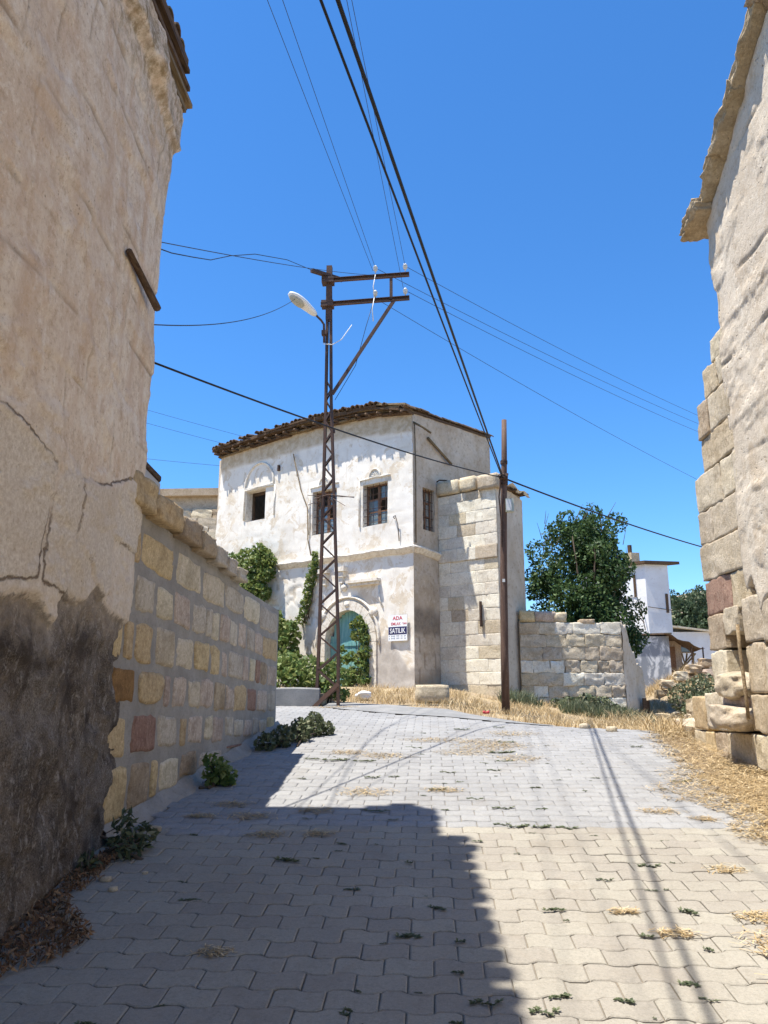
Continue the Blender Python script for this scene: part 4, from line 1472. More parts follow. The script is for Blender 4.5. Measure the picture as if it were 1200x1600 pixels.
# double door of planks
for s_ in (0, 1):
    b = MB()
    na = 6
    ua, ub = (DOOR[0] + .015, DU - .004) if s_ == 0 else (DU + .004, DOOR[1] - .015)
    for j in range(na):
        x0, x1 = ua + (ub - ua) * j / na + .003, ua + (ub - ua) * (j + 1) / na - .003
        xm = (x0 + x1) / 2
        far = max(abs(x0 - DU), abs(x1 - DU))
        zt = DZ + 1.1 * math.sqrt(max(DR ** 2 - far ** 2, .001)) + .02
        b.add(*hbox(x0, x1, .20 + R.uniform(-.004, .004), .25, 1.45, zt))
    b.add(*hbox(ua, ub, .175, .2, 1.75, 1.87)).add(*hbox(ua, ub, .175, .2, 2.7, 2.8))
    b.build('door_leaf', M['teal'], dw)
mk('threshold', *hbox(1.3, 3.35, -.25, .30, 1.25, 1.52), M['concrete'], mh)
# hooks, conduit and drips on the wall
mk('wall_hook', *tube([H(.62, -.02, 6.10), H(.60, -.10, 6.13), H(.52, -.12, 6.16), H(.48, -.06, 5.9), H(.46, -.03, 5.45)], .014, 6), M['iron'], mh, True)
mk('bracket', *tube([H(.02, .05, 8.80), H(-.25, .12, 8.62), H(-.42, .3, 8.45)], .03, 6), M['wood_old'], mh, True)
mk('bracket', *tube([H(-.03, .7, 8.5), H(-.10, 1.8, 7.95)], .04, 6), M['wood_old'], mh, True)
mk('conduit', *tube([H(4.62, -.03, 8.62), H(4.58, -.09, 8.72), H(4.47, -.08, 8.3), H(4.25, -.05, 7.5), H(3.95, -.05, 6.9), H(3.9, -.05, 5.9), H(3.75, -.06, 5.4)], .017, 6), M['wood_old'], mh, True)
mk('conduit', *tube([H(-.03, .06, 8.8), H(-.03, .10, 7.4), H(-.03, .08, 5.36)], .014, 6), M['wood_old'], mh, True)

# ---- eave boards, tiles and roof
OV = -.42
for layer, (vf, dz, hh) in enumerate(((-.12, .0, .05), (-.21, .07, .05), (-.30, .145, .05), (-.34, .215, .05))):
    uu = -.02
    while uu < 8.2:
        L = R.uniform(.5, 1.25)
        ue = min(uu + L, 8.26)
        za, zb = eave_z(uu) + dz + R.uniform(-.03, .03), eave_z(ue) + dz + R.uniform(-.03, .03)
        vv = vf + R.uniform(-.07, .06)
        mk('eave_board', *bar(H(uu, vv + .11, za + hh / 2), H(ue - .015, vv + .11 + R.uniform(-.02, .02), zb + hh / 2), .24, hh), M['wood_dark' if R.random() < .6 else 'wood_old'], mh)
        uu = ue
for i, uu in enumerate(np.arange(.1, 8.3, .42)):
    mk('rafter', *tube([H(uu, .3, eave_z(uu) + .07), H(uu + R.uniform(-.03, .03), -.37 + R.uniform(-.05, .03), eave_z(uu) + .02)], .04, 7), M['wood_dark'], mh, True)


def roof_z(u, v):
    return eave_z(u) + np.interp(u, [-.2, .9], [.14, .29]) + np.interp(v, [-.45, 0, 4.4], [-.06, 0, .36])


V = []
ru, rv_ = np.linspace(-.02, 8.28, 40), np.linspace(-.35, 4.22, 8)
for a in ru:
    for b_ in rv_:
        V.append(H(a, b_, float(roof_z(a, b_)) - .03 + .015 * math.sin(a * 5)))
for a in ru:
    for b_ in rv_:
        V.append(H(a, b_, float(roof_z(a, b_)) - .10 + .015 * math.sin(a * 5)))
F = gridF(40, 8).tolist()
F2 = (gridF(40, 8)[:, ::-1] + 320).tolist()
edge_ = [i * 8 for i in range(40)] + [39 * 8 + j for j in range(1, 8)] + [i * 8 + 7 for i in range(38, -1, -1)] + [j for j in range(6, 0, -1)]
F += F2 + [[edge_[(i + 1) % len(edge_)], edge_[i], edge_[i] + 320, edge_[(i + 1) % len(edge_)] + 320] for i in range(len(edge_))]
mk('roof', V, F, M['wood_dark'], mh)
for i, uu in enumerate(np.arange(-.02, 8.3, .17)):
    for j in range(3):
        if j < 1 and R.random() < .06:
            continue
        vv = -.41 + j * .34 + R.uniform(-.05, .05)
        q = uu + R.uniform(-.025, .025)
        p0 = H(q, vv, float(roof_z(q, vv)) - .005 + R.uniform(-.02, .045) + .01 * j)
        ax = unit(HS + np.array([0, 0, .14 + R.uniform(-.06, .06)]) + HE * R.uniform(-.09, .09))
        up_ = unit(np.array([0, 0, 1.]) - ax * ax[2])
        put_tile(mh, p0, (ax, np.cross(up_, ax), up_))
for i, vv in enumerate(np.arange(.1, 4.3, .36)):
    q = .02 + R.uniform(-.03, .03)
    p0 = H(q, vv, float(roof_z(q, vv)) + .0)
    ax = unit(HS + np.array([0, 0, .13]) + HE * R.uniform(-.05, .05))
    up_ = np.array([0, 0, 1.])
    put_tile(mh, p0, (ax, unit(np.cross(up_, ax)), up_))

# ================================================================== SIGN
k = Nd('sign_white')
M['s_white'] = k.fin(k.mix(k.noise(9, 3), (.74, .76, .78), (.80, .81, .82)), .5, spec=.3)
k = Nd('sign_navy')
M['s_navy'] = k.fin(k.mix(k.noise(9, 3), (.014, .014, .07), (.022, .02, .09)), .5, spec=.3)
k = Nd('sign_red')
M['s_red'] = k.fin(k.mix(k.noise(9, 3), (.48, .025, .04), (.55, .035, .05)), .5, spec=.3)
k = Nd('sign_ink')
M['s_ink'] = k.fin(k.mix(k.noise(30, 3), (.10, .15, .22), (.20, .26, .33)), .6)
sg = thing('for_sale_sign', 'white for-sale banner with red and navy lettering beside the teal door', 'sign', tuple(H(.5, -.05, 2.75)))
mk('board', *hbox(.19, .82, -.056, -.042, 2.76, 3.44), M['s_white'], sg)
mk('band', *hbox(.20, .81, -.0595, -.0565, 2.93, 3.13), M['s_navy'], sg)


def text(body, size, u, z, mat, parent, name, sx=1.0, v=-.0605, bold=.0):
    cu = bpy.data.curves.new(name, 'FONT')
    cu.body = body
    cu.size = size
    cu.align_x = 'CENTER'
    cu.align_y = 'BOTTOM_BASELINE'
    cu.extrude = .001
    cu.offset = bold
    cu.resolution_u = 3
    cu.materials.append(mat)
    tmp = link(bpy.data.objects.new(name, cu))
    bpy.context.view_layer.update()
    me = bpy.data.meshes.new_from_object(tmp.evaluated_get(bpy.context.evaluated_depsgraph_get()))
    bpy.data.objects.remove(tmp)
    bpy.data.curves.remove(cu)
    o = link(bpy.data.objects.new(name, me))
    o.parent = parent
    m = Matrix(np.stack([-HE * sx, [0, 0, 1.], -HS], 1).tolist()).to_4x4()
    m.translation = Vector(H(u, v, z) - BASE[parent.name])
    o.matrix_local = m
    return o


text('ADA', .135, .505, 3.315, M['s_red'], sg, 'lettering', 1.15, -.0585, .002)
text("EMLAK", .105, .565, 3.175, M['s_red'], sg, 'lettering', 1.0, -.0585, .0005)
text("'TAN", .07, .275, 3.185, M['s_red'], sg, 'lettering', .9, -.0585, .001)
text('SATILIK', .185, .505, 2.965, M['s_white'], sg, 'lettering', .82, -.062, .002)
b = MB()
for row in range(2):
    uu = .79
    for grp in (1, 4, 3, 2, 2):
        for _ in range(grp):
            zz = 2.865 - row * .06
            hgt = .042
            b.add(*hbox(uu - .018, uu, -.0585, -.0565, zz + R.uniform(0, .012), zz + hgt - R.uniform(0, .012)))
            uu -= .034
        uu -= .04
b.build('phone_digits', M['s_ink'], sg)

# ================================================================== ANNEX (ashlar wing)
an = thing('ashlar_wing', 'narrow flat-roofed wing of pale cut stone blocks beside the whitewashed house', 'building', tuple(H(-.9, 1.9, 1.5)))


def fr_annex(u, z, d):
    return H(u, 1.2 - d, z)


def fr_annex_side(v, z, d):
    return H(-1.9 - d, v, z)


k = Nd('pale_render')
n1, n2, n3 = k.noise(1.4, 5, .6, k.scaled((1, 1, .5)), .5), k.noise(8, 6, .75), k.noise(50, 4, .7)
col = k.mix(k.step(n1, .36, .64), (.47, .395, .30), (.60, .53, .43))
col = k.mix(k.ma('MULTIPLY', k.step(n2, .53, .66), .75), col, (.35, .265, .18))
M['render_grey'] = k.fin(col, .95, k.ma('ADD', n2, k.ma('MULTIPLY', n3, .4)), .7, .016, spec=.1)
mk('core', *hbox(-1.86, .0, 1.24, 2.62, .8, 6.86), M['st_buffdark'], an)
cz = [.95, 1.28, 1.62, 1.95, 2.28, 2.62, 2.93, 3.28, 3.60, 3.96, 4.28, 4.62, 4.93, 5.28, 5.6, 5.95, 6.28, 6.6, 6.83]
for r in range(len(cz) - 1):
    uu = -.0
    if r % 2:
        cuts = [0, -.38, -.93, -1.47, -1.89]
    else:
        cuts = [0, -.62, -1.22, -1.89]
    if r % 5 == 3:
        cuts = [0, -.28, -.8, -1.5, -1.89]
    for a, b_ in zip(cuts[:-1], cuts[1:]):
        sid += 1
        j = R.uniform(-.05, .05) if b_ > -1.8 else 0
        pr = R.uniform(.0, .015) + (.035 if r == 12 else 0)
        V, F = stone(fr_annex, b_ + .001, a - .001, cz[r] + .001, cz[r + 1] - .001, pr, .002, .005, .007, .05, sid, m=MQ, drop=.004, chip=.006, skew=(R.uniform(-.02, .02), R.uniform(-.01, .01)), round_=.012)
        if r < 2:
            mt = 'st_white'
        else:
            mt = R.choice(['st_pale', 'st_pale', 'st_pale', 'st_pale', 'st_white'])
        mk('stone', V, F, M[mt], an, True)
# top course: three big overhanging blocks
for (a, b_, dz) in ((-.02, -.75, .0), (-.78, -1.30, .01), (-1.36, -2.0, -.04)):
    sid += 1
    mid = (a + b_) / 2
    V, F = rock(H(mid, 1.32, 7.06 + dz), (abs(a - b_) / 2 * .97, .22, .20), 400 + sid, 4, .16, .07, HAX)
    mk('stone', V, F, M['st_white'], an, True)
vs = np.arange(1.2, 2.66, .06)
zt = np.linspace(0, 1, 70)
VV, TT = np.meshgrid(vs, zt, indexing='ij')
v, t = VV.ravel(), TT.ravel()
z = .7 + t * (np.interp(v, [1.2, 1.7, 2.7], [7.0, 6.95, 6.72]) - .7)
P3 = np.stack([v, z, 0 * v], 1)
mk('side_wall', H(-1.9 - .018 * fbm(P3, 2, 4, 331) - .01 * fbm(P3, 8, 3, 332), v, z), gridF(len(vs), 70)[:, ::-1], M['render_grey'], an, True)
b = MB()
b.add(*hbox(-1.94, -.02, 1.45, 2.7, 6.87, 6.93))
b.build('roof', M['wood_dark'], an)
k = Nd('white_sheet')
M['sheet'] = k.fin(k.mix(k.noise(5, 3), (.72, .74, .76), (.80, .81, .82)), .4, spec=.4)
V = []
for i, vv in enumerate(np.linspace(1.75, 2.75, 9)):
    for j, uu in enumerate(np.linspace(-1.35, -2.12, 9)):
        V.append(H(uu, vv, 7.0 - .12 * (vv - 1.7) + .05 * math.sin(j * 1.5) * (i / 8) + .05 * math.sin(i * 1.1 + j)))
mk('roof_sheet', V, gridF(9, 9), M['sheet'], an, True)
b = MB()
for q in (1.6, 2.0, 2.4, 2.68):
    b.tube([H(-1.2, q, 6.95), H(-2.08, q + .02, 6.9)], .035, 7)
b.build('roof_pole', M['wood_dark'], an, True)
mk('rain_spout', *box(H(-1.35, 1.14, 3.45), (.025, .03, .33), HAX), M['iron'], an)
mk('wall_cable', *tube([H(-.35, 1.17, 7.28), H(-.1, 1.15, 7.33), H(.02, 1.18, 7.30)], .02, 6), M['iron'], an, True)

# ================================================================== RUINED GARDEN WALL
rn_ = thing('ruined_wall', 'broken sunlit rubble wall of worn blocks below the dark tree', 'wall', (4, 20.6, .9))


def fr_ruin(u, z, d):
    return np.stack([u + 0 * d, 20.5 - d + .02 * (u - 3), z], -1)


mk('core', [(2.4, 20.54, .2), (5.06, 20.6, .2), (5.06, 20.95, .2), (2.4, 20.95, .2), (2.4, 20.54, 3.3), (5.06, 20.6, 3.2), (5.06, 20.95, 3.2), (2.4, 20.95, 3.3)], BOXF, M['st_buffdark'], rn_)
cz = [.35, .68, 1.0, 1.3, 1.6, 1.93, 2.25, 2.6, 2.93, 3.24]
for r in range(len(cz) - 1):
    uu = 2.4 + (r % 3) * .0
    first = True
    while uu < 5.05:
        L = R.uniform(.28, .75)
        ue = min(uu + L, 5.08)
        if 5.08 - ue < .2:
            ue = 5.08
        if r == 8 and 3.62 < (uu + ue) / 2 < 4.05:
            uu = ue
            continue
        sid += 1
        mid = (uu + ue) / 2
        rough_ = 1 if (r in (3, 4, 5)) else .5
        V, F = stone(fr_ruin, uu + .001, ue - .001, cz[r] + .001, cz[r + 1] - .001, R.uniform(.0, .015), .004, .02, .024 * rough_ + .010, .12, sid, m=MQ, drop=.006, chip=.02, skew=(R.uniform(-.07, .07), R.uniform(-.03, .03)), round_=R.uniform(.01, .07))
        mk('stone', V, F, M[R.choice(['st_buff', 'st_white', 'st_white', 'st_white', 'st_pale'])], rn_, True)
        uu = ue
for (x, z, hx, hz, mt) in ((2.62, 3.42, .2, .16, 'st_ochre'), (3.1, 3.40, .28, .15, 'st_pink'), (3.5, 3.38, .16, .13, 'st_white'), (4.2, 3.27, .2, .06, 'st_buff')):
    sid += 1
    mk('stone', *rock((x, 20.7, z), (hx, .2, hz), 500 + sid, 4, .25, .14), M[mt], rn_, True)
# broken return running back, stepping down
V = []
pts = [(5.08, 20.55), (5.42, 20.9), (5.72, 21.35), (5.82, 21.5)]
tops = [3.22, 2.9, 2.45, 2.05]
rt_ = [(0, 3.22), (.25, 3.15), (.33, 2.72), (.55, 2.45), (.6, 2.2), (.85, 2.12), (1.0, 1.9)]
ts = np.linspace(0, 1, 40)
tz = np.linspace(0, 1, 34)
for t in ts:
    x, y = 5.08 + .76 * t, 20.52 + .98 * t
    zt_ = np.interp(t, [a for a, _ in rt_], [b_ for _, b_ in rt_]) + .04 * math.sin(t * 37)
    for q in tz:
        z = .0 + q * zt_
        V.append((x, y, z))
V = np.array(V)
dd = .035 * fbm(V, 2.5, 4, 351) + .02 * fbm(V, 9, 3, 352)
V[:, 0] += dd * .8
V[:, 1] -= dd * .6
nn = len(V)
Vb = V + np.array([-.28, .2, -.02])
F = gridF(40, 34)[:, ::1].tolist()
F += (gridF(40, 34)[:, ::-1] + nn).tolist()
for i in range(39):
    a, b_ = i * 34 + 33, (i + 1) * 34 + 33
    F.append([a, b_, b_ + nn, a + nn])
for q in range(33):
    a = 39 * 34 + q
    F.append([a, a + 1, a + 1 + nn, a + nn])
o = mk('return_wall', np.concatenate([V, Vb]), F, M['render_grey'], rn_, True)
for i, (x, y) in enumerate(((5.66, 21.05), (5.78, 21.2))):
    mk('door_post', *bar((x, y, .3), (x + .02, y, 1.28 - .06 * i), .09, .08), M['wood_dark'], rn_)
mk('door_board', *bar((5.72, 21.14, .3), (5.72, 21.14, 1.2), .10, .03), M['wood_dark'], rn_)

# ================================================================== LATTICE POLE
k = Nd('rusty_steel')
n1, n2 = k.noise(2.2, 5, .65), k.noise(26, 5, .7)
col = k.mix(k.step(n1, .40, .62), (.075, .052, .045), (.12, .068, .048))
col = k.mix(k.ma('MULTIPLY', k.step(n2, .55, .72), .8), col, (.17, .085, .05))
M['steel'] = k.fin(col, .72, n2, .25, .003, metal=.25, spec=.3)
lp = thing('lattice_pole', 'tall rusty steel lattice power pole with crossarms standing in front of the whitewashed house', 'power pole', (-1.78, 13.56, 1.2))
PY = 13.56


def chan(pts, w, dpt, name, parent, side):
    """U-channel leg: web and two flanges following pts (x, z)."""
    b = MB()
    for (x0, z0), (x1, z1) in zip(pts[:-1], pts[1:]):
        a, c = np.array([x0, PY, z0]), np.array([x1, PY, z1])
        b.add(*bar(a, c, .012, dpt, (0, 1, 0)))
        for s_ in (-1, 1):
            off = np.array([side * w / 2, s_ * (dpt / 2 + .006), 0])
            b.add(*bar(a + off, c + off, w, .010, (0, 1, 0)))
    return b.build(name, M['steel'], parent)


LEGL = [(-2.02, 1.0), (-1.985, 2.4), (-1.945, 6.7), (-1.945, 9.62)]
LEGR = [(-1.585, 1.0), (-1.60, 2.4), (-1.80, 6.9), (-1.855, 9.62)]


def lx(leg, z):
    return float(np.interp(z, [p[1] for p in leg], [p[0] for p in leg]))


chan(LEGL, .046, .085, 'leg', lp, 1)
chan(LEGR, .046, .085, 'leg', lp, -1)
zz = 1.25
side = 0
while zz < 7.3:
    w = lx(LEGR, zz) - lx(LEGL, zz)
    st = .16 + w * .34
    z1 = min(zz + st, 7.5)
    for face in (-.050, .050):
        fl = side
        a = ((lx(LEGL, zz) + .02) if fl == 0 else (lx(LEGR, zz) - .02), PY + face, zz)
        c = ((lx(LEGR, z1) - .02) if fl == 0 else (lx(LEGL, z1) + .02), PY + face, z1)
        mk('lattice_brace', *bar(a, c, .026 + .012 * (zz < 2), .008, (0, 1, 0)), M['steel'], lp)
    zz = z1
    side = 1 - side
mk('pole_head', *bar((-1.90, PY, 8.6), (-1.90, PY, 9.78), .11, .11, (0, 1, 0)), M['steel'], lp)
b = MB()
b.bar((-2.02, PY - .07, 9.42), (-.30, PY - .07, 9.50), .02, .075).bar((-2.02, PY - .10, 9.457), (-.30, PY - .10, 9.537), .05, .010).bar((-2.02, PY - .10, 9.383), (-.30, PY - .10, 9.463), .05, .010)
b.build('crossarm', M['steel'], lp)
b = MB()
b.bar((-2.05, PY - .07, 8.90), (-.30, PY - .07, 8.99), .02, .075).bar((-2.05, PY - .10, 8.937), (-.30, PY - .10, 9.027), .05, .010).bar((-2.05, PY - .10, 8.863), (-.30, PY - .10, 8.953), .05, .010)
b.build('crossarm', M['steel'], lp)
mk('arm_tie', *bar((-.66, PY - .09, 8.97), (-.66, PY - .09, 9.47), .06, .05, (0, 1, 0)), M['steel'], lp)
mk('arm_strut', *bar((-1.79, PY - .09, 7.02), (-.60, PY - .09, 8.95), .055, .06, (0, 1, 0)), M['steel'], lp)
mk('top_bracket', *bar((-2.20, PY - .35, 9.50), (-1.66, PY + .25, 9.62), .09, .06), M['steel'], lp)
for z in (8.93, 9.44):
    mk('clamp', *box((-1.92, PY - .03, z), (.12, .09, .06)), M['steel'], lp)
mk('clamp', *box((-1.76, PY, 6.3), (.02, .03, .03)), M['steel'], lp)
mk('barb', *tube([(-2.1, PY - .1, 4.95), (-1.84, PY - .05, 5.05), (-1.35, PY - .1, 4.97)], .008, 4), M['steel'], lp)
for q in ((-1.5, -.25, 4.78), (-1.38, .2, 5.06), (-2.2, -.2, 5.0), (-2.25, .15, 4.9)):
    mk('barb', *tube([(-1.82, PY, 5.02), (q[0], PY + q[1], q[2])], .006, 4), M['steel'], lp)
mk('lattice_brace', *bar((-1.60, PY - .09, 1.62), (-2.05, PY - .2, 1.18), .07, .03, (0, 1, 0)), M['steel'], lp)
k = Nd('porcelain')
M['porc'] = k.fin(k.mix(k.noise(20, 3), (.55, .54, .50), (.70, .70, .67)), .25, spec=.5)
for (x, z) in ((-.97, 9.55), (-.38, 9.57), (-.97, 9.01), (-.38, 9.04)):
    rr = [.012, .012, .042, .03, .046, .032, .05, .034, .02]
    hh = [0, .05, .055, .075, .085, .105, .115, .14, .16]
    ins = mk('insulator', *tube([(x, PY - .10, z + h_) for h_ in hh], rr, 10), M['porc'], lp, True)

# street lamp on the pole
k = Nd('lamp_shell')
M['lampw'] = k.fin(k.mix(k.noise(12, 4), (.74, .74, .72), (.80, .80, .79)), .4, spec=.4)
k = Nd('lamp_lens')
M['lens'] = k.fin(k.mix(k.noise(30, 4), (.30, .31, .27), (.46, .47, .42)), .2, spec=.5)
sl = thing('street_lamp', 'white cobra-head street lamp fixed to the left of the lattice pole', 'street lamp', (-2.0, 13.45, 8.5))
mk('bracket', *tube([(-1.97, PY - .07, 8.10), (-1.98, PY - .08, 8.48), (-2.03, PY - .12, 8.55), (-2.14, PY - .2, 8.64)], .022, 8), M['steel'], sl, True)
mk('clamp', *box((-1.97, PY - .07, 8.30), (.05, .05, .045)), M['steel'], sl)
a0, a1 = np.array([-2.12, PY - .18, 8.63]), np.array([-2.62, PY - .52, 8.95])
ax = unit(a1 - a0)
sx_ = unit(np.cross(ax, (0, 0, 1)))
uz_ = np.cross(sx_, ax)
L = np.linalg.norm(a1 - a0)
secs = [(0, .03, .035, .03), (.06, .055, .05, .045), (.14, .075, .06, .05), (.30, .095, .075, .045), (.46, .12, .085, .04), (.62, .125, .085, .04), (.78, .115, .075, .04), (.9, .085, .05, .035), (.97, .04, .025, .02)]
V, n = [], 14
for (t, wdt, tp, bt) in secs:
    for q in range(n):
        a = 2 * math.pi * q / n
        c_, s_ = math.cos(a), math.sin(a)
        V.append(a0 + ax * (L * t) + sx_ * wdt * 1.15 * c_ + uz_ * (tp if s_ > 0 else bt) * 1.1 * s_)
F = gridF(len(secs), n).tolist()
F += [[i * n + n - 1, (i + 1) * n + n - 1, (i + 1) * n, i * n] for i in range(len(secs) - 1)]
F += [list(range(n)), [(len(secs) - 1) * n + q for q in range(n)][::-1]]
mk('lamp_housing', V, F, M['lampw'], sl, True)
V = []
for (t, wdt) in ((.44, .05), (.50, .095), (.62, .11), (.76, .10), (.86, .07), (.90, .03)):
    for q in range(9):
        a = math.pi * q / 8
        V.append(a0 + ax * (L * t) + sx_ * wdt * 1.1 * math.cos(a) - uz_ * (.040 + .045 * math.sin(a) * (wdt / .11)))
mk('lamp_lens', V, gridF(6, 9), M['lens'], sl, True)
k = Nd('white_cable')
M['wcable'] = k.fin((.7, .7, .68), .5)
mk('lamp_lead', *tube([(-1.98, PY - .12, 8.05), (-1.8, PY - .14, 8.02), (-1.62, PY - .15, 8.12), (-1.42, PY - .15, 8.42)], .009, 5), M['wcable'], sl, True)

# ================================================================== PIPE POLE
up = thing('utility_pole', 'plain brown round utility pole standing in dry grass before the ashlar wing', 'power pole', (1.40, 14.58, 1.1))
k = Nd('brown_pole')
n1, n2 = k.noise(1.0, 5, .65, k.scaled((20, 20, 1.2))), k.noise(18, 5, .7)
col = k.mix(k.step(n1, .38, .64), (.085, .05, .036), (.15, .095, .07))
col = k.mix(k.ma('MULTIPLY', k.step(n2, .55, .72), .6), col, (.20, .15, .12))
M['polewood'] = k.fin(col, .8, n1, .5, .006, spec=.2)
mk('pole', *tube([(1.395, 14.58, .9), (1.41, 14.575, 2.2), (1.45, 14.56, 3.8), (1.50, 14.54, 5.2), (1.535, 14.52, 6.0), (1.56, 14.51, 6.8)], [.078, .074, .068, .062, .056, .05], 14), M['polewood'], up, True)
k = Nd('meter_box')
M['mbox'] = k.fin(k.mix(k.noise(20, 4), (.33, .37, .31), (.45, .48, .42)), .6)
bx_ = mk('junction_box', *box((1.60, 14.47, 5.02), (.075, .05, .13)), M['mbox'], up)
mk('box_lid', *box((1.58, 14.415, 5.02), (.05, .008, .11)), M['porc'], bx_)
mk('collar', *tube([(1.525, 14.525, 5.88), (1.527, 14.523, 5.95)], .072, 12), M['iron'], up)
mk('collar', *tube([(1.505, 14.535, 5.45), (1.51, 14.532, 5.62)], .085, 10), M['iron'], up)
mk('cable_knot', *rock((1.50, 14.44, 5.60), (.09, .05, .06), 610, 4, .6, .5), M['iron'], up)
mk('tag_plate', *box((1.435, 14.49, 3.55), (.025, .004, .03)), M['porc'], up)
mk('drop_lead', *tube([(1.44, 14.46, 5.5), (1.40, 14.47, 5.2), (1.43, 14.475, 4.6), (1.42, 14.48, 4.2)], .014, 6), M['iron'], up)

# ================================================================== WIRES
k = Nd('black_cable')
M['cable'] = k.fin((.012, .012, .014), .55, spec=.3)
k = Nd('bare_wire')
M['wire'] = k.fin((.05, .055, .07), .5, metal=.5, spec=.3)


def wire(name, label, a, b, r, sag=.0, mat='wire', group=None, pts=None, cat='power line'):
    a, b = np.array(a, float), np.array(b, float)
    if pts is None:
        ts = np.linspace(0, 1, 26)
        P = a + (b - a) * ts[:, None]
        P[:, 2] -= sag * 4 * ts * (1 - ts)
    else:
        P = np.array(pts, float)
    o = mk(name, *tube(P, r, 6), M[mat], None, True, loc=tuple(P[0]))
    tag(o, label, cat, group)
    return o


def ext(a, b, t):
    a, b = np.array(a, float), np.array(b, float)
    return b + (a - b) * t


C1a, C1b = np.array([-.585, 3.8, 5.69]), np.array([1.47, 14.46, 5.60])
wire('power_cable', 'thinner of the two black overhead cables running from above down to the brown pole', ext(C1a, C1b, 1.9), C1b, .0100, .10, 'cable', 'thick cables to the brown pole')
C2a, C2b = np.array([-.475, 3.8, 5.66]), np.array([1.50, 14.46, 5.57])
wire('power_cable', 'thicker of the two black overhead cables running from above down to the brown pole', ext(C2a, C2b, 1.9), C2b, .0145, .10, 'cable', 'thick cables to the brown pole')
INS = [(-.97, PY - .1, 9.66), (-.38, PY - .1, 9.68), (-.97, PY - .1, 9.12), (-.38, PY - .1, 9.15)]
for (a, b, lb) in (((-1.86, 7.4, 9.70), (-1.02, PY - .1, 9.60), 'leftmost thin wire rising overhead from the lattice pole'),
                   ((-1.67, 7.4, 9.68), INS[0], 'second thin overhead wire from the left above the lattice pole'),
                   ((-.89, 7.4, 9.63), (-.42, PY - .1, 9.20), 'third thin overhead wire meeting the outer insulators'),
                   ((-.83, 7.4, 9.63), INS[1], 'rightmost thin overhead wire meeting the outer insulators')):
    wire('power_line', lb, ext(a, b, 3.0), b, .0042, .03, 'wire', 'thin wires overhead')
for (a, z, lb) in ((INS[1], 10.44, 'uppermost thin wire from the crossarms off to the right wall'), (INS[0], 10.15, 'second thin wire from the top going to the right wall'),
                   (INS[3], 9.86, 'third thin wire from the top going to the right wall'), ((-.97, PY - .1, 9.0), 8.13, 'lowest thin wire from the crossarms off to the right wall')):
    b = np.array([8.97, 24, z])
    wire('power_line', lb, a, ext(b, a, 1.5), .0052, .25, 'wire', 'thin wires going right')
wire('service_wire', 'nearly straight thin wire from the stucco house corner to the pole top', (-2.33, 5.62, 5.27), (-1.0, PY - .1, 9.50), .0045, .05, 'wire', 'service wires on the left')
wire('service_wire', 'slack kinked wire from the stucco house corner to the pole bracket', (0, 0, 0), (0, 0, 0), .006, 0, 'cable', 'service wires on the left',
     [(-2.33, 5.6, 5.21), (-2.47, 6.5, 5.70), (-2.61, 7.5, 6.28), (-2.72, 8.5, 6.86), (-2.76, 9.5, 7.54), (-2.68, 10.6, 8.25), (-2.45, 12.0, 9.0), (-2.17, PY - .3, 9.52)])
wire('service_wire', 'single wire from the stucco house to the street lamp', (-2.36, 5.7, 4.53), (-2.5, PY - .5, 8.80), .0055, .18, 'cable', 'service wires on the left')
wire('power_cable', 'black cable from the stucco house passing before the whitewashed roof to the brown pole', (0, 0, 0), (0, 0, 0), .011, 0, 'cable', None,
     [ext((-2.40, 5.8, 4.27), (1.48, 14.5, 5.60), 1 - t) + np.array([0, 0, -.10 * 4 * t * (1 - t)]) for t in np.linspace(0, 1, 24)])
wire('power_cable', 'black cable sagging from the brown pole past the dark tree to the right', (1.52, 14.5, 5.58), ext((7.79, 22.0, 5.70), (1.52, 14.5, 5.58), 1.6), .019, .16, 'cable')
for (a, b, lb) in (((-10.32, 25, 10.91), (-6.9, 27.5, 10.5), 'upper faint distant wire left of the tiled roof'), ((-10.3, 25, 11.4), (-6.6, 27.5, 10.9), 'topmost faint distant wire left of the tiled roof'),
                   ((-9.86, 25, 9.47), (-6.4, 26.5, 9.45), 'lowest faint distant wire left of the tiled roof')):
    wire('power_line', lb, ext(a, b, 1.8), b, .006, .05, 'wire', 'faint distant wires')
b = MB()
for (x, z) in ((-.97, 9.5), (-.99, 9.0)):
    b.tube([(x, PY - .12, z), (x - .04, PY - .12, z - .25), (x - .02, PY - .12, z - .5)], .010, 5)
tag(b.build('jumper_wire', M['wcable'], None, True, (-.97, PY - .12, 9.0)), 'white twisted jumper wire between the two crossarms', 'wire')
tag(mk('drop_wire', *tube([(-1.0, PY - .1, 8.95), (-1.15, PY - .1, 8.4), (-1.35, PY - .08, 7.6), (-1.74, PY - .08, 6.9)], .006, 5), M['cable'], None, True, loc=(-1.0, PY, 8.9)), 'thin dark drop wire hanging from the lower crossarm', 'wire')

# ================================================================== VEGETATION
def leaf_mat(name, c0, c1, c2, trans=.25, rough=.55):
    k = Nd(name)
    t = k.attr('tint')
    col = k.ramp(t, [(0.0, c0), (.55, c1), (1.0, c2)])
    k.set(k.b.inputs['Base Color'], col)
    k.b.inputs['Roughness'].default_value = rough
    k.b.inputs['Specular IOR Level'].default_value = .3
    tr = k.n('ShaderNodeBsdfTranslucent')
    k.l(k.mix(.5, col, c2), tr.inputs[0])
    mx = k.n('ShaderNodeMixShader')
    mx.inputs[0].default_value = trans
    k.l(k.b.outputs[0], mx.inputs[1])
    k.l(tr.outputs[0], mx.inputs[2])
    k.l(mx.outputs[0], k.o.inputs['Surface'])
    return k.m


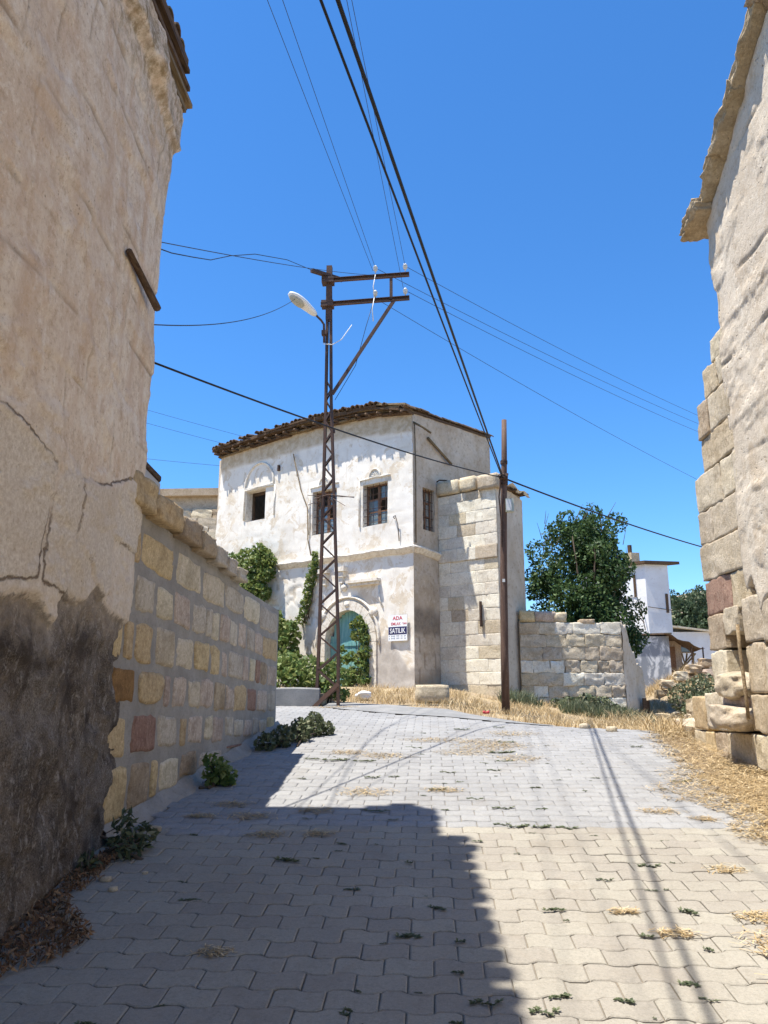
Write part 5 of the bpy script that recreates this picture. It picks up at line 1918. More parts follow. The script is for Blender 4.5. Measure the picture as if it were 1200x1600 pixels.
M['leaf_tree'] = leaf_mat('tree_leaf', (.022, .050, .016), (.045, .095, .028), (.11, .17, .06))
M['leaf_vine'] = leaf_mat('vine_leaf', (.05, .10, .022), (.12, .19, .045), (.30, .33, .12), .35)
M['leaf_weed'] = leaf_mat('weed_leaf', (.045, .065, .03), (.10, .125, .06), (.22, .22, .13))
M['leaf_far'] = leaf_mat('far_leaf', (.03, .055, .025), (.05, .08, .035), (.09, .12, .06))
M['straw'] = leaf_mat('dry_straw', (.30, .20, .09), (.50, .37, .19), (.66, .54, .34), .15, .7)
M['litter'] = leaf_mat('dry_litter', (.10, .055, .03), (.19, .105, .055), (.30, .20, .11), .1, .8)
k = Nd('bark')
M['bark'] = k.fin(k.mix(k.noise(12, 5, .7), (.05, .037, .028), (.13, .10, .075)), .95, k.noise(30, 4, .7), .7, .02)


def leaves(P, size, droop=.3, face=None, spread=1.0, aspect=.55):
    """Bent diamond leaf faces at points P. Returns V, F, tint."""
    n = len(P)
    d = rng.normal(size=(n, 3))
    if face is not None:
        d = d * spread + np.asarray(face) * 1.0
    d[:, 2] -= droop
    d /= np.linalg.norm(d, axis=1)[:, None]
    r = rng.normal(size=(n, 3))
    s = np.cross(d, r)
    s /= np.linalg.norm(s, axis=1)[:, None] + 1e-9
    nn = np.cross(s, d)
    L = size * rng.uniform(.6, 1.3, n)[:, None]
    W = L * aspect
    V = np.stack([P - d * L * .5, P + s * W * .5 + nn * L * .10, P + d * L * .5 - nn * L * .08, P - s * W * .5 + nn * L * .10], 1).reshape(-1, 3)
    F = np.arange(4 * n).reshape(n, 4)
    return V, F, np.repeat(rng.uniform(0, 1, n), 4)


def clump_points(cens, rads, n, shell=.55):
    """Points in balls, denser near their skin."""
    cens, rads = np.array(cens, float), np.array(rads, float)
    if rads.ndim == 1:
        rads = np.repeat(rads[:, None], 3, 1)
    w = (rads.prod(1)) ** (2 / 3)
    idx = rng.choice(len(cens), n, p=w / w.sum())
    d = rng.normal(size=(n, 3))
    d /= np.linalg.norm(d, axis=1)[:, None]
    r = rng.uniform(0, 1, n) ** (1 / 3)
    r = shell * np.sqrt(r) + (1 - shell) * r
    return cens[idx] + d * r[:, None] * rads[idx]


# --- dark tree behind the ruined wall
tr = thing('walnut_tree', 'dense dark green broadleaf tree rising behind the ruined wall', 'tree', (4.7, 23, .9))
b = MB()
b.tube([(4.7, 23, .6), (4.68, 23, 2.2), (4.8, 23, 3.2)], [.16, .13, .11], 9)
for i in range(9):
    a = i * 2.4
    e_ = (4.75 + 1.1 * math.cos(a), 23 + 1.0 * math.sin(a), 4.4 + .5 * (i % 4))
    b.tube([(4.72, 23, 2.2 + .12 * i), (4.75 + .5 * math.cos(a), 23 + .5 * math.sin(a), 3.3 + .15 * (i % 4)), e_], [.07, .045, .015], 6)
b.build('trunk', M['bark'], tr, True)
cens, rads = [], []
for i in range(84):
    a, h_ = R.uniform(0, 2 * math.pi), R.uniform(0, 1)
    z = 2.5 + 3.9 * h_
    rr = 1.58 * math.sqrt(max(.06, 1 - ((h_ - .42) / .68) ** 2)) * R.uniform(.55, .98)
    cens.append((4.55 + rr * math.cos(a), 23 + rr * math.sin(a) * .9, z))
    rads.append(R.uniform(.28, .50))
for _ in range(26):
    a, q_ = R.uniform(0, 6.28), R.uniform(0, .8)
    cens.append((4.58 + q_ * math.cos(a), 23 + q_ * math.sin(a) - .3, R.uniform(3.0, 5.9)))
    rads.append(.42)
for q in ((3.3, 23, 3.7), (3.5, 22.8, 3.4), (3.7, 23, 4.1), (5.9, 22.8, 3.2), (6.1, 22.9, 2.95), (5.8, 22.7, 2.9), (5.5, 22.7, 3.1), (4.3, 23, 6.55), (5.0, 22.9, 6.75), (5.75, 23, 6.45), (4.0, 22.9, 6.2), (4.3, 22.6, 3.2), (4.8, 22.5, 3.0), (5.3, 22.6, 3.1), (3.9, 22.7, 3.5), (4.5, 22.4, 3.9), (5.2, 22.4, 3.9), (5.6, 22.5, 3.6), (3.4, 22.7, 3.3)):
    cens.append(q)
    rads.append(.36)
P = clump_points(cens, rads, 27000, .6)
V, F, T = leaves(P, .125, .35)
mk('crown', V, F, M['leaf_tree'], tr, attrs={'tint': T})
b = MB()
for i in range(26):
    a = R.uniform(0, 6.28)
    p = np.array([4.85 + 1.35 * math.cos(a), 23 + 1.1 * math.sin(a), 5.2 + 1.3 * R.random()])
    b.tube([p, p + np.array([R.uniform(-.2, .3), 0, R.uniform(.3, .6)])], [.012, .004], 4)
b.build('twigs', M['bark'], tr, kind='stuff')


def bush(name, label, cat, base, cens, rads, n, size, mat, group=None, stems=8, aspect=.75, droop=.3, face=None):
    t_ = thing(name, label, cat, base, group)
    P = clump_points(cens, rads, n, .6)
    V, F, T = leaves(P, size, droop, face, 1.0, aspect)
    mk('foliage', V, F, M[mat], t_, attrs={'tint': T})
    b = MB()
    cc = np.array(cens)
    for i in range(stems):
        c = cc[R.randrange(len(cc))]
        m_ = (np.array(base) + c) / 2 + rng.normal(size=3) * .06
        b.tube([np.array(base) + rng.normal(size=3) * [.1, .1, 0], m_, c], [.014, .010, .004], 5)
    b.build('stem', M['bark'], t_, True)
    return t_


def hc(lst):
    return [tuple(H(u, v, z)) for (u, v, z) in lst]


bush('climbing_vine', 'sunlit green vine mounded over the top of the house ledge left of the door', 'vine', tuple(H(6.0, -.2, 3.2)),
     hc([(7.4, -.25, 5.2), (7.0, -.3, 5.5), (6.6, -.3, 5.1), (6.3, -.3, 5.6), (6.0, -.35, 5.2), (5.6, -.3, 5.5), (5.4, -.3, 5.0), (5.9, -.4, 4.6), (6.5, -.4, 4.6), (5.5, -.35, 4.4), (5.7, -.35, 5.75), (6.2, -.4, 4.1), (5.8, -.3, 3.8), (5.35, -.25, 5.35)]),
     [.3, .32, .34, .3, .38, .34, .3, .38, .36, .3, .22, .34, .3, .26], 3400, .13, 'leaf_vine', None, 8)
bush('garden_bush', 'big leafy bush growing in the kerbed planting bed by the lattice pole', 'bush', tuple(H(4.3, -.9, 1.5)),
     hc([(5.3, -.8, 3.2), (4.9, -.8, 3.4), (4.5, -.8, 3.5), (4.9, -.9, 2.8), (4.3, -.9, 2.9), (3.9, -.8, 2.7), (4.6, -1.0, 2.3), (4.0, -1.0, 2.2), (5.2, -1.0, 2.3), (3.6, -.9, 2.3), (5.0, -.7, 3.75), (3.7, -.8, 3.0), (4.4, -.8, 3.2), (3.7, -.85, 3.25)]),
     [.34, .36, .30, .42, .42, .36, .42, .40, .4, .32, .22, .28, .4, .2], 4200, .13, 'leaf_vine', None, 9)
bush('low_shrub', 'bright low shrub spilling along the kerb below the bigger bush', 'bush', (-3.0, 14.6, 1.4),
     [(-3.3, 14.5, 1.7), (-2.9, 14.4, 1.75), (-2.5, 14.3, 1.75), (-2.2, 14.3, 1.7), (-2.7, 14.6, 1.95), (-2.3, 14.6, 1.9), (-3.2, 14.7, 1.95), (-2.05, 14.2, 1.55)],
     [.26, .28, .28, .24, .26, .26, .26, .18], 1700, .10, 'leaf_vine', None, 6)
bush('hanging_vine', 'narrow strand of vine hanging down the wall beside the carved corbels', 'vine', tuple(H(3.9, -.1, 3.4)),
     hc([(3.5, -.12, 5.2), (3.56, -.14, 5.0), (3.62, -.15, 4.75), (3.7, -.15, 4.5), (3.76, -.15, 4.25), (3.82, -.14, 4.0), (3.9, -.14, 3.75), (4.0, -.15, 3.5), (3.52, -.12, 5.4)]),
     [.13, .16, .17, .17, .16, .16, .15, .16, .10], 800, .10, 'leaf_vine', None, 5)
bush('door_vine', 'leafy vine climbing up the right half of the teal door', 'vine', tuple(H(1.6, -.15, 1.6)),
     hc([(1.85, -.05, 3.35), (1.7, -.05, 3.1), (2.05, -.05, 3.25), (1.62, -.06, 2.85), (1.95, -.05, 2.95), (1.6, -.08, 2.5), (1.8, -.06, 2.3), (2.1, -.06, 2.4), (1.65, -.1, 2.1), (2.0, -.1, 1.95), (2.3, -.08, 2.3), (2.45, -.06, 2.6), (1.6, -.12, 1.75), (2.1, -.12, 1.7)]),
     [.16, .2, .13, .17, .16, .2, .18, .15, .2, .18, .13, .12, .2, .18], 1500, .11, 'leaf_vine', None, 7)
bush('pole_foot_shrub', 'small green shrub growing between the feet of the lattice pole', 'bush', (-1.8, 14.3, 1.25),
     [(-1.85, 14.3, 1.55), (-1.7, 14.3, 1.75), (-1.9, 14.4, 1.9), (-1.65, 14.35, 1.45), (-1.75, 14.5, 2.05)], [.2, .2, .17, .16, .13], 700, .085, 'leaf_vine', None, 5)
bush('weed_bush', 'green weedy bush at the foot of the ruined wall', 'bush', (4.0, 19.4, .8),
     [(3.4, 19.5, 1.05), (3.8, 19.4, 1.1), (4.2, 19.3, 1.05), (4.5, 19.2, .9), (3.1, 19.6, 1.1), (4.7, 19.0, .8)], [.3, .32, .3, .26, .2, .2], 1500, .10, 'leaf_weed', None, 6)
bush('slope_bush', 'grey-green bush on the rubble slope beyond the lane', 'bush', (7.0, 21.5, 1.0),
     [(6.9, 21.8, 1.3), (7.3, 21.6, 1.45), (7.1, 21.3, 1.1), (7.6, 22, 1.6), (7.4, 21.2, 1.15), (6.9, 21.0, .85)], [.40, .42, .38, .36, .40, .3], 2000, .09, 'leaf_weed', None, 14)
bush('slope_bush', 'small dark green bush low on the rubble slope near the right wall', 'bush', (5.6, 15.2, .6),
     [(5.5, 15.2, .75), (5.8, 15.1, .8), (5.35, 15.0, .6)], [.2, .2, .15], 450, .075, 'leaf_weed', None, 5)
bush('wall_foot_weeds', 'dark clump of weeds in the shade at the far foot of the stone wall', 'weed', (-1.72, 8.9, .9),
     [(-1.85, 8.7, .95), (-1.7, 8.95, 1.0), (-1.55, 9.3, 1.02), (-1.45, 9.7, 1.08), (-1.5, 10.0, 1.12), (-1.6, 9.6, 1.05), (-1.3, 9.75, 1.04)], [.12, .14, .13, .14, .13, .14, .1], 1500, .055, 'leaf_weed', None, 6)
bush('broadleaf_weed', 'leafy green weed at the foot of the mortared wall halfway along', 'weed', (-1.93, 7.0, .70),
     [(-1.93, 7.0, .80), (-1.85, 6.95, .86), (-1.98, 7.05, .9), (-1.80, 7.0, .78)], [.1, .08, .08, .08], 190, .075, 'leaf_vine', None, 6)
bush('broadleaf_weed', 'dark bluish weed at the corner where the stucco house meets the stone wall', 'weed', (-1.98, 5.05, .5),
     [(-1.98, 5.1, .60), (-1.9, 5.0, .58), (-2.02, 5.2, .68), (-1.86, 5.15, .62), (-2.05, 4.75, .52)], [.09, .09, .08, .08, .07], 260, .07, 'leaf_weed', None, 9, .35)

# --- blades of dry grass (nobody could count them)
def blades(P, h, lean, w):
    n = len(P)
    a = rng.uniform(0, 2 * np.pi, n)
    L = lean * rng.uniform(.2, 1.3, n)
    hh = h * rng.uniform(.35, 1.25, n)
    dx, dy = np.cos(a) * L * hh, np.sin(a) * L * hh
    b_ = rng.uniform(0, 2 * np.pi, n)
    wx_, wy_ = np.cos(b_) * w, np.sin(b_) * w
    z0 = np.zeros(n)
    A = P + np.stack([-wx_, -wy_, z0], 1)
    B = P + np.stack([wx_, wy_, z0], 1)
    Mid = P + np.stack([dx * .35, dy * .35, hh * .62], 1)
    C_ = Mid + np.stack([wx_ * .7, wy_ * .7, z0], 1)
    D_ = Mid - np.stack([wx_ * .7, wy_ * .7, z0], 1)
    E_ = P + np.stack([dx, dy, hh], 1)
    V = np.stack([A, B, C_, D_, E_, E_ + [0, 0, .001]], 1).reshape(-1, 3)
    i = np.arange(n)[:, None] * 6
    F = np.concatenate([i + [0, 1, 2, 3], i + [3, 2, 4, 5]])
    return V, F, np.repeat(rng.uniform(0, 1, n), 6)


def scatter(n, x0, x1, y0, y1, test):
    out = []
    while len(out) < n:
        x, y = rng.uniform(x0, x1, n), rng.uniform(y0, y1, n)
        m = test(x, y)
        out += list(zip(x[m], y[m]))
    return np.array(out[:n])


def on_ground(Q, dz=-.03):
    return np.c_[Q, g(Q[:, 0], Q[:, 1]) + dz]


def straws(P, L0, dz):
    n = len(P)
    a = rng.uniform(0, 2 * np.pi, n)
    L = L0 * rng.uniform(.4, 1.3, n)
    d = np.stack([np.cos(a), np.sin(a), rng.normal(0, .16, n)], 1)
    s = np.stack([-np.sin(a), np.cos(a), np.zeros(n)], 1)
    w = rng.uniform(.0012, .0032, n)[:, None]
    c = P + np.stack([0 * a, 0 * a, dz * rng.uniform(0, 1, n)], 1)
    bend = rng.normal(0, .15, n)[:, None] * L[:, None]
    A, B, C_ = c - d * L[:, None] / 2, c + s * bend, c + d * L[:, None] / 2
    V = np.stack([A - s * w, A + s * w, B + s * w, B - s * w, C_ + s * w, C_ - s * w], 1).reshape(-1, 3)
    i = np.arange(n)[:, None] * 6
    F = np.concatenate([i + [0, 1, 2, 3], i + [3, 2, 4, 5]])
    return V, F, np.repeat(rng.uniform(0, 1, n), 6)


def verge_far(x, y):
    yb = np.maximum(np.interp(x, *BACKX), np.interp(x, [-1.85, -.84, .19, .9, 1.6, 2.2, 9], [14.9, 14.15, 13.25, 12.55, 11.6, 10.9, 10.0]))
    hw = (x - HC[0]) * HS[0] + (y - HC[1]) * HS[1]
    inhouse = (hw > -.1) & (x < 1.9)
    return (y > yb + .03 + .12 * vnoise(np.stack([x * 3, y * 0, y * 0], 1), 5)) & ~inhouse & (y < 20.4) & (x < 5.1 - .0 * y)


Q = scatter(9500, -1.9, 5.2, 10.3, 20.4, lambda x, y: verge_far(x, y) & (vnoise(np.stack([x * 1.7, y * 1.3, 0 * x], 1), 8) + .5 * vnoise(np.stack([x * 4, y * 3, 0 * x], 1), 9) > rng.uniform(-.5, .35, len(x))))
V, F, T = blades(on_ground(Q), .135, .95, .006)
tag(mk('dry_grass', V, F, M['straw'], attrs={'tint': T}), 'straw-coloured dry grass in front of the derelict house', 'grass', kind='stuff')
Q = scatter(9000, -1.9, 5.2, 10.3, 20.4, lambda x, y: verge_far(x, y))
V, F, T = straws(on_ground(Q, -.02), .14, .05)
tag(mk('straw_mat', V, F, M['straw'], attrs={'tint': T}), 'flattened straw matted over the earth in front of the derelict house', 'straw', kind='stuff')
Q2 = scatter(3200, 1.6, 5.0, 12, 20.2, lambda x, y: verge_far(x, y) & (y > 17.5) & (vnoise(np.stack([x * 1.1, y * .9, 0 * x], 1), 18) > -.2))
V, F, T = blades(on_ground(Q2), .3, .6, .010)
tag(mk('green_grass', V, F, M['leaf_weed'], attrs={'tint': T}), 'patch of green grass before the ruined wall', 'grass', kind='stuff')
Q3 = scatter(16000, 2.3, 11.0, 9.8, 27, lambda x, y: (x > 2.75 + (y - 10) * .16) & (x > np.where(y < 9.8, 9, 2.8)) & (x < 4.2 + (y - 9.8) * .42) & (vnoise(np.stack([x * 1.3, y * 1.1, 0 * x], 1), 28) > -.25))
V, F, T = blades(on_ground(Q3), .24, .9, .007)
tag(mk('dry_grass', V, F, M['straw'], attrs={'tint': T}), 'dry grass on the rubble slope beyond the right wall', 'grass', kind='stuff')


def straw_bank(x, y):
    inner = np.interp(y, [2.5, 3.4, 3.8, 4.3, 4.7, 5.3, 5.7, 6.2, 6.6, 7.2, 7.9, 9, 10.3], [1.35, 1.5, 1.35, 1.75, 2.3, 2.35, 2.0, 2.2, 1.9, 1.95, 2.35, 2.45, 2.7])
    return (x > inner + .18 * vnoise(np.stack([x * 4, y * 4, 0 * x], 1), 41) + .10 * vnoise(np.stack([x * 12, y * 12, 0 * x], 1), 42)) & (x < 3.06 + .3 * (y > 9.5))


Q = scatter(30000, 1.1, 3.3, 2.4, 10.6, lambda x, y: straw_bank(x, y) & (rng.uniform(0, 1, len(x)) < np.clip((x - np.interp(y, [2.5, 3.8, 4.7, 5.7, 6.6, 7.9, 10.3], [1.2, 1.2, 2.0, 1.8, 1.75, 2.2, 2.5])) * 1.3 + .1, 0, 1)))
P = on_ground(Q, .002)
P[:, 2] += .05 * np.clip(Q[:, 0] - 2.5, 0, 1)
V, F, T = straws(P, .085, .035)
tag(mk('straw_litter', V, F, M['straw'], attrs={'tint': T}), 'golden loose straw drifted along the foot of the right wall', 'straw', kind='stuff')
spots = [(1.16, 4.05, .08), (1.62, 4.25, .10), (1.75, 4.95, .10), (.98, 4.3, .06), (-.02, 9.4, .25), (.5, 9.3, .3), (.85, 9.1, .28), (.35, 8.6, .25), (.9, 8.3, .25), (-.5, 8.4, .25), (-.9, 8.6, .2), (.6, 8.9, .35), (1.0, 9.9, .3),
         (-1.35, 6.0, .16), (-.9, 6.2, .14), (-1.6, 6.35, .14), (-1.75, 6.0, .12), (1.75, 6.25, .14), (-.55, 6.8, .2), (.1, 6.9, .14), (-1.15, 5.55, .12), (-.8, 5.6, .1), (-1.75, 13.2, .22), (-1.45, 13.3, .2), (-1.0, 3.75, .07), (2.0, 6.05, .1)]
PP = []
for (x, y, r_) in spots:
    n_ = int(1400 * r_)
    a, q = rng.uniform(0, 6.28, n_), r_ * np.sqrt(rng.uniform(0, 1, n_)) * rng.uniform(.5, 1.2, n_)
    PP.append(np.stack([x + q * np.cos(a) * 1.3, y + q * np.sin(a) * .8], 1))
Q = np.concatenate(PP)
V, F, T = straws(on_ground(Q, .003), .05, .012)
tag(mk('straw_wisps', V, F, M['straw'], attrs={'tint': T}), 'scattered wisps of straw lying on the pavers', 'straw', kind='stuff')
Q = scatter(2600, -2.1, -1.5, 3.2, 5.4, lambda x, y: (x < -1.95 + .3 * ss(4.3, 3.9, y) * ss(3.2, 3.8, y) + .06 * vnoise(np.stack([x * 8, y * 8, 0 * x], 1), 4)) & (x > -2.1))
V, F, T = leaves(on_ground(Q, .012) + np.c_[np.zeros((len(Q), 2)), rng.uniform(0, .03, len(Q))], .045, 0.0, None, 1.0, .25)
tag(mk('leaf_litter', V, F, M['litter'], attrs={'tint': T}), 'brown dead leaves and twigs along the foot of the stucco house', 'litter', kind='stuff')

# --- weeds rooted in the joints, each one a plant of its own
protos = []


def weed_mesh(nros, spread, nleaf, L):
    """A creeping weed: leaf rosettes whose leaves share their root, joined by a thin runner."""
    V, F, T, roots = [], [], [], []
    for r_ in range(nros):
        p = np.array([(r_ / max(nros - 1, 1) - .5) * 2 * spread + rng.normal() * .006, rng.normal() * spread * .22, .004])
        ri = len(V)
        roots.append(ri)
        V.append(p)
        T.append(.3)
        for q in range(int(nleaf * rng.uniform(.6, 1.3))):
            a = rng.uniform(0, 6.28)
            l_ = L * rng.uniform(.5, 1.25)
            w_ = l_ * .26
            up_ = rng.uniform(.05, .75)
            d = np.array([math.cos(a), math.sin(a), up_])
            sd = np.array([-math.sin(a), math.cos(a), 0])
            n0 = len(V)
            m_ = p + d * l_ * .55
            V += [m_ + sd * w_ + [0, 0, .002], p + d * l_ - [0, 0, .006 * up_], m_ - sd * w_ + [0, 0, .002]]
            tt = rng.uniform(0, 1)
            T += [tt, tt, tt]
            F.append([ri, n0, n0 + 1, n0 + 2])
    for a, b in zip(roots[:-1], roots[1:]):
        n0 = len(V)
        V += [V[a] + np.array([0, .003, .002]), V[b] + np.array([0, .003, .002])]
        T += [.4, .4]
        F.append([a, b, n0 + 1, n0])
    return new_mesh('joint_weed', np.array(V), F, M['leaf_weed'], False, {'tint': np.array(T)})


for (nr, sp, nl, L_) in ((3, .035, 22, .034), (5, .07, 20, .032), (2, .02, 18, .028), (8, .11, 20, .030), (4, .06, 24, .036)):
    protos.append(weed_mesh(nr, sp, nl, L_))
wspots = [(-1.0, 8.15, 3, 1.6), (-.7, 8.1, 3, 1.4), (-1.25, 8.2, 3, 1.3), (-.55, 7.35, 1, 1.2), (-.35, 7.4, 0, 1.1), (.62, 5.81, 3, 1.3), (.78, 5.80, 3, 1.2), (.5, 5.86, 1, 1.2), (.95, 5.79, 1, 1.1),
          (.87, 9.28, 3, 1.6), (.76, 8.6, 3, 1.5), (.75, 8.15, 3, 1.3), (.6, 7.7, 1, 1.3), (.15, 7.6, 1, 1.3), (.05, 6.9, 1, 1.1), (.35, 6.6, 1, 1), (.25, 7.2, 2, 1.2), (.55, 6.3, 1, 1.1), (.85, 6.3, 0, 1.1), (.1, 6.25, 0, 1.0), (.9, 7.0, 0, .9), (1.3, 6.9, 2, .9),
          (-.9, 5.0, 4, 1.2), (-.15, 5.0, 2, 1), (-.45, 4.55, 0, 1), (.02, 4.3, 4, 1), (-.12, 3.95, 4, 1.1), (.12, 3.9, 2, 1.0), (.1, 3.6, 0, .8), (.2, 3.35, 1, 1.1), (-.35, 3.25, 2, 1), (-.3, 3.15, 0, 1), (.08, 3.2, 0, .9), (.42, 3.3, 1, 1.1), (.5, 3.42, 0, .9),
          (-1.3, 4.35, 4, .9), (.62, 4.3, 4, 1.0), (.75, 3.4, 0, 1), (1.0, 4.0, 2, 1), (1.05, 3.55, 4, 1.0), (1.3, 4.3, 4, 1.0), (.98, 4.75, 1, .8), (1.3, 5.0, 1, .9), (.85, 3.2, 0, .8), (1.2, 4.6, 0, .7),
          (-.45, 6.2, 3, 1.1), (-1.2, 7.3, 0, .8), (.3, 5.45, 0, .8), (1.5, 7.4, 0, .8), (1.1, 5.6, 0, .7), (-.2, 8.9, 1, 1.2), (.4, 10.2, 1, 1.4), (.9, 10.5, 1, 1.2), (-.1, 9.9, 0, 1), (-.7, 3.1, 0, .8), (.3, 3.1, 2, .9), (2.25, 7.3, 3, 1.2), (2.3, 9.0, 1, 1.3)]
for _ in range(70):
    y = 3.0 + 7.5 * R.random() ** 1.3
    wspots.append((R.uniform(-1.7, 2.0) * min(1, .45 + y / 9), round(y / PH) * PH, R.choice([0, 2, 2, 1, 4]), R.uniform(.3, .75)))
for i, (x, y, p_, s_) in enumerate(wspots):
    o = link(bpy.data.objects.new('joint_weed', protos[p_]))
    o.location = (x, y, gz(x, y) + .001)
    o.rotation_euler = (math.atan(.1), 0, R.uniform(-.4, .4))
    s_ *= .8
    o.scale = (s_ * R.uniform(.6, 1.15), s_ * R.uniform(.45, .8), s_ * R.uniform(.35, .9))
    shade = x < .25 and y < 6.3
    where = 'shaded beige pavers' if shade and y < 5.9 else ('sunlit beige pavers' if y < 5.9 else ('nearer grey pavers' if y < 8 else 'grey pavers farther up'))
    tag(o, ('sprawling weed', 'small weed tuft')[p_ in (0, 2)] + ' in a joint of the ' + where, 'weed', 'weeds growing in the paver joints')

# ================================================================== LOOSE STONES AND LITTER
sb = mk('stone_block', *rock((.04, 14.72, 1.44), (.31, .16, .16), 701, 6, .18, .07, (unit((1, .1, 0)), unit((-.1, 1, 0)), (0, 0, 1))), M['st_white'], None, True, loc=(.04, 14.72, 1.29))
tag(sb, 'long whitish stone block lying in dry grass below the house corner', 'stone')
rb = [(5.75, 18.5, .18, 'st_pink'), (6.0, 18.0, .14, 'st_buff'), (6.05, 19.2, .22, 'st_buffdark'), (6.35, 19.9, .2, 'st_pink'), (6.5, 20.6, .24, 'st_white'), (6.2, 20.2, .15, 'st_buff'), (6.1, 21.2, .2, 'st_buff'), (6.6, 21.4, .18, 'st_white'), (6.9, 22.2, .2, 'st_white'), (7.6, 22.8, .22, 'st_buff'), (8.2, 22.6, .24, 'st_white'), (8.6, 22.9, .22, 'st_buff'),
      (8.0, 23.4, .2, 'st_white'), (5.6, 17.2, .12, 'st_buff'), (5.9, 17.0, .1, 'st_white'), (6.4, 18.6, .15, 'st_buff'), (4.9, 14.0, .14, 'st_buff'), (4.5, 12.8, .16, 'st_white'), (4.1, 11.6, .17, 'st_buff'), (3.75, 10.9, .2, 'st_white'), (3.5, 10.3, .18, 'st_buff'), (3.35, 9.85, .17, 'st_white'), (3.9, 11.2, .13, 'st_buffdark'), (3.55, 9.75, .2, 'st_buff')]
sh = [(0, 0), (.3, .9), (.6, -.4)]
for _ in range(60):
    y = R.uniform(17, 25.5)
    rb.append((y * .318 + R.uniform(-.4, 1.9), y, R.choice([.06, .08, .1, .13, .17, .22]), R.choice(['st_buff', 'st_white', 'st_buffdark', 'st_pink'])))
for i, (x, y, r_, mt) in enumerate(rb):
    o = mk('rubble_stone', *rock((x, y, gz(x, y) + r_ * .35), (r_ * R.uniform(.9, 1.4), r_, r_ * R.uniform(.6, .9)), 720 + i, 3, .35, .22), M[mt], None, False, loc=(x, y, gz(x, y)))
    tag(o, {'st_pink': 'pinkish', 'st_buff': 'buff', 'st_buffdark': 'brownish', 'st_white': 'whitish'}[mt] + (' large' if r_ > .19 else ' small') + ' loose stone ' + ('beside the far end of the right house' if y < 13 else ('low on the rubble slope' if y < 20 else 'high on the rubble slope')), 'stone', 'rubble stones on the slope')
pb = [(-1.88, 4.62, .022), (-1.78, 4.48, .018), (-1.7, 4.75, .012), (-1.95, 5.6, .03), (2.3, 10.15, .05), (2.05, 10.6, .05)]
for i, (x, y, r_) in enumerate(pb):
    o = mk('pebble', *rock((x, y, gz(x, y) + r_ * .5), (r_ * 1.3, r_, r_ * .7), 760 + i, 3, .5, .2), M['st_white'], None, True, loc=(x, y, gz(x, y)))
    tag(o, ('larger pale pebble beside the dead leaves on the left', 'pale pebble just before the bluish weed on the left', 'tiny pale pebble farthest out from the stucco house', 'pale pebble against the foot of the stone wall',
            'right of two pale stones at the far end of the pavers', 'left of two pale stones at the far end of the pavers')[i], 'stone', 'pebbles at the lane edge')
k = Nd('red_tin')
M['red'] = k.fin((.42, .03, .04), .35, spec=.5)
rc = thing('crushed_can', 'crushed red drink can lying at the edge of the dry grass', 'can', (.9, 12.70, gz(.9, 12.7)))
c_ = np.array([.9, 12.70, gz(.9, 12.7) + .05])
mk('body', *tube([c_ + [-.055, 0, 0], c_ + [-.04, 0, .004], c_ + [0, .012, -.008], c_ + [.04, 0, .004], c_ + [.055, 0, 0]], [.018, .026, .018, .026, .018], 10), M['red'], rc, True)
mk('lid', *tube([c_ + [.055, 0, 0], c_ + [.059, 0, 0]], .017, 10), M['porc'], rc)
bgm = mk('rubbish_bag', *rock((-1.30, 15.3, 1.40), (.13, .10, .07), 790, 6, .6, .35), M['sheet'], None, True, loc=(-1.32, 15.6, 1.35))
tag(bgm, 'white plastic rubbish bag behind the lattice pole', 'bag')

# ================================================================== BACKGROUND RIGHT
k = Nd('far_white')
n1, n2 = k.noise(1.2, 5, .6), k.noise(9, 5, .7)
M['farwhite'] = k.fin(k.mix(k.ma('MULTIPLY', k.step(n2, .55, .75), .6), k.mix(k.step(n1, .4, .62), (.72, .71, .69), (.79, .79, .78)), (.52, .47, .42)), .93, n2, .4, .02)
tw = thing('white_tower_house', 'narrow tall white house with a flat overhanging roof behind the dark tree', 'house', (9.9, 35, 2.2))
TA = unit((-.80, .60, 0))                                # left face runs this way
TB = unit((.97, .24, 0))
c0 = np.array([9.62, 34.0, 0])


def tw_quad(z0, z1):
    p = [c0 + TA * 3.0, c0, c0 + TB * 1.12, c0 + TB * 1.12 + TA * 3.0]
    return [q + [0, 0, z0] for q in p] + [q + [0, 0, z1] for q in p]


mk('wall', tw_quad(.5, 6.92), [[0, 1, 5, 4], [1, 2, 6, 5], [2, 3, 7, 6], [3, 0, 4, 7], [4, 5, 6, 7]], M['farwhite'], tw)
p = [c0 + TA * 3.2 - TB * .25, c0 - TA * .25 - TB * .25, c0 + TB * 1.45 - TA * .25, c0 + TB * 1.45 + TA * 3.2]
V = [q + [0, 0, z] for z in (6.93, 7.06) for q in p]
mk('roof', V, [[3, 2, 1, 0], [4, 5, 6, 7]] + [[i, (i + 1) % 4, 4 + (i + 1) % 4, 4 + i] for i in range(4)], M['wood_dark'], tw)
ch = mk('chimney', *box(c0 + TA * .9 + TB * .35 + np.array([0, 0, 7.3]), (.2, .2, .24), (TA, TB, (0, 0, 1))), M['st_buff'], tw)
mk('chimney_pot', *tube([c0 + TA * .9 + TB * .3 + np.array([0, 0, 7.54]), c0 + TA * .9 + TB * .3 + np.array([0, 0, 7.9])], .10, 8), M['tile'], ch)
wq = c0 + TA * .75 - np.cross(TA, (0, 0, 1)) * 0
nA = unit(np.cross(TA, (0, 0, 1)))
if nA[1] > 0:
    nA = -nA
mk('window', *box(c0 + TA * .95 + nA * .012 + np.array([0, 0, 5.95]), (.42, .02, .45), (TA, nA, (0, 0, 1))), M['sheet'], tw)
mk('window', *box(c0 + TA * .50 + nA * .012 + np.array([0, 0, 6.0]), (.05, .03, .5), (TA, nA, (0, 0, 1))), M['wood_dark'], tw)
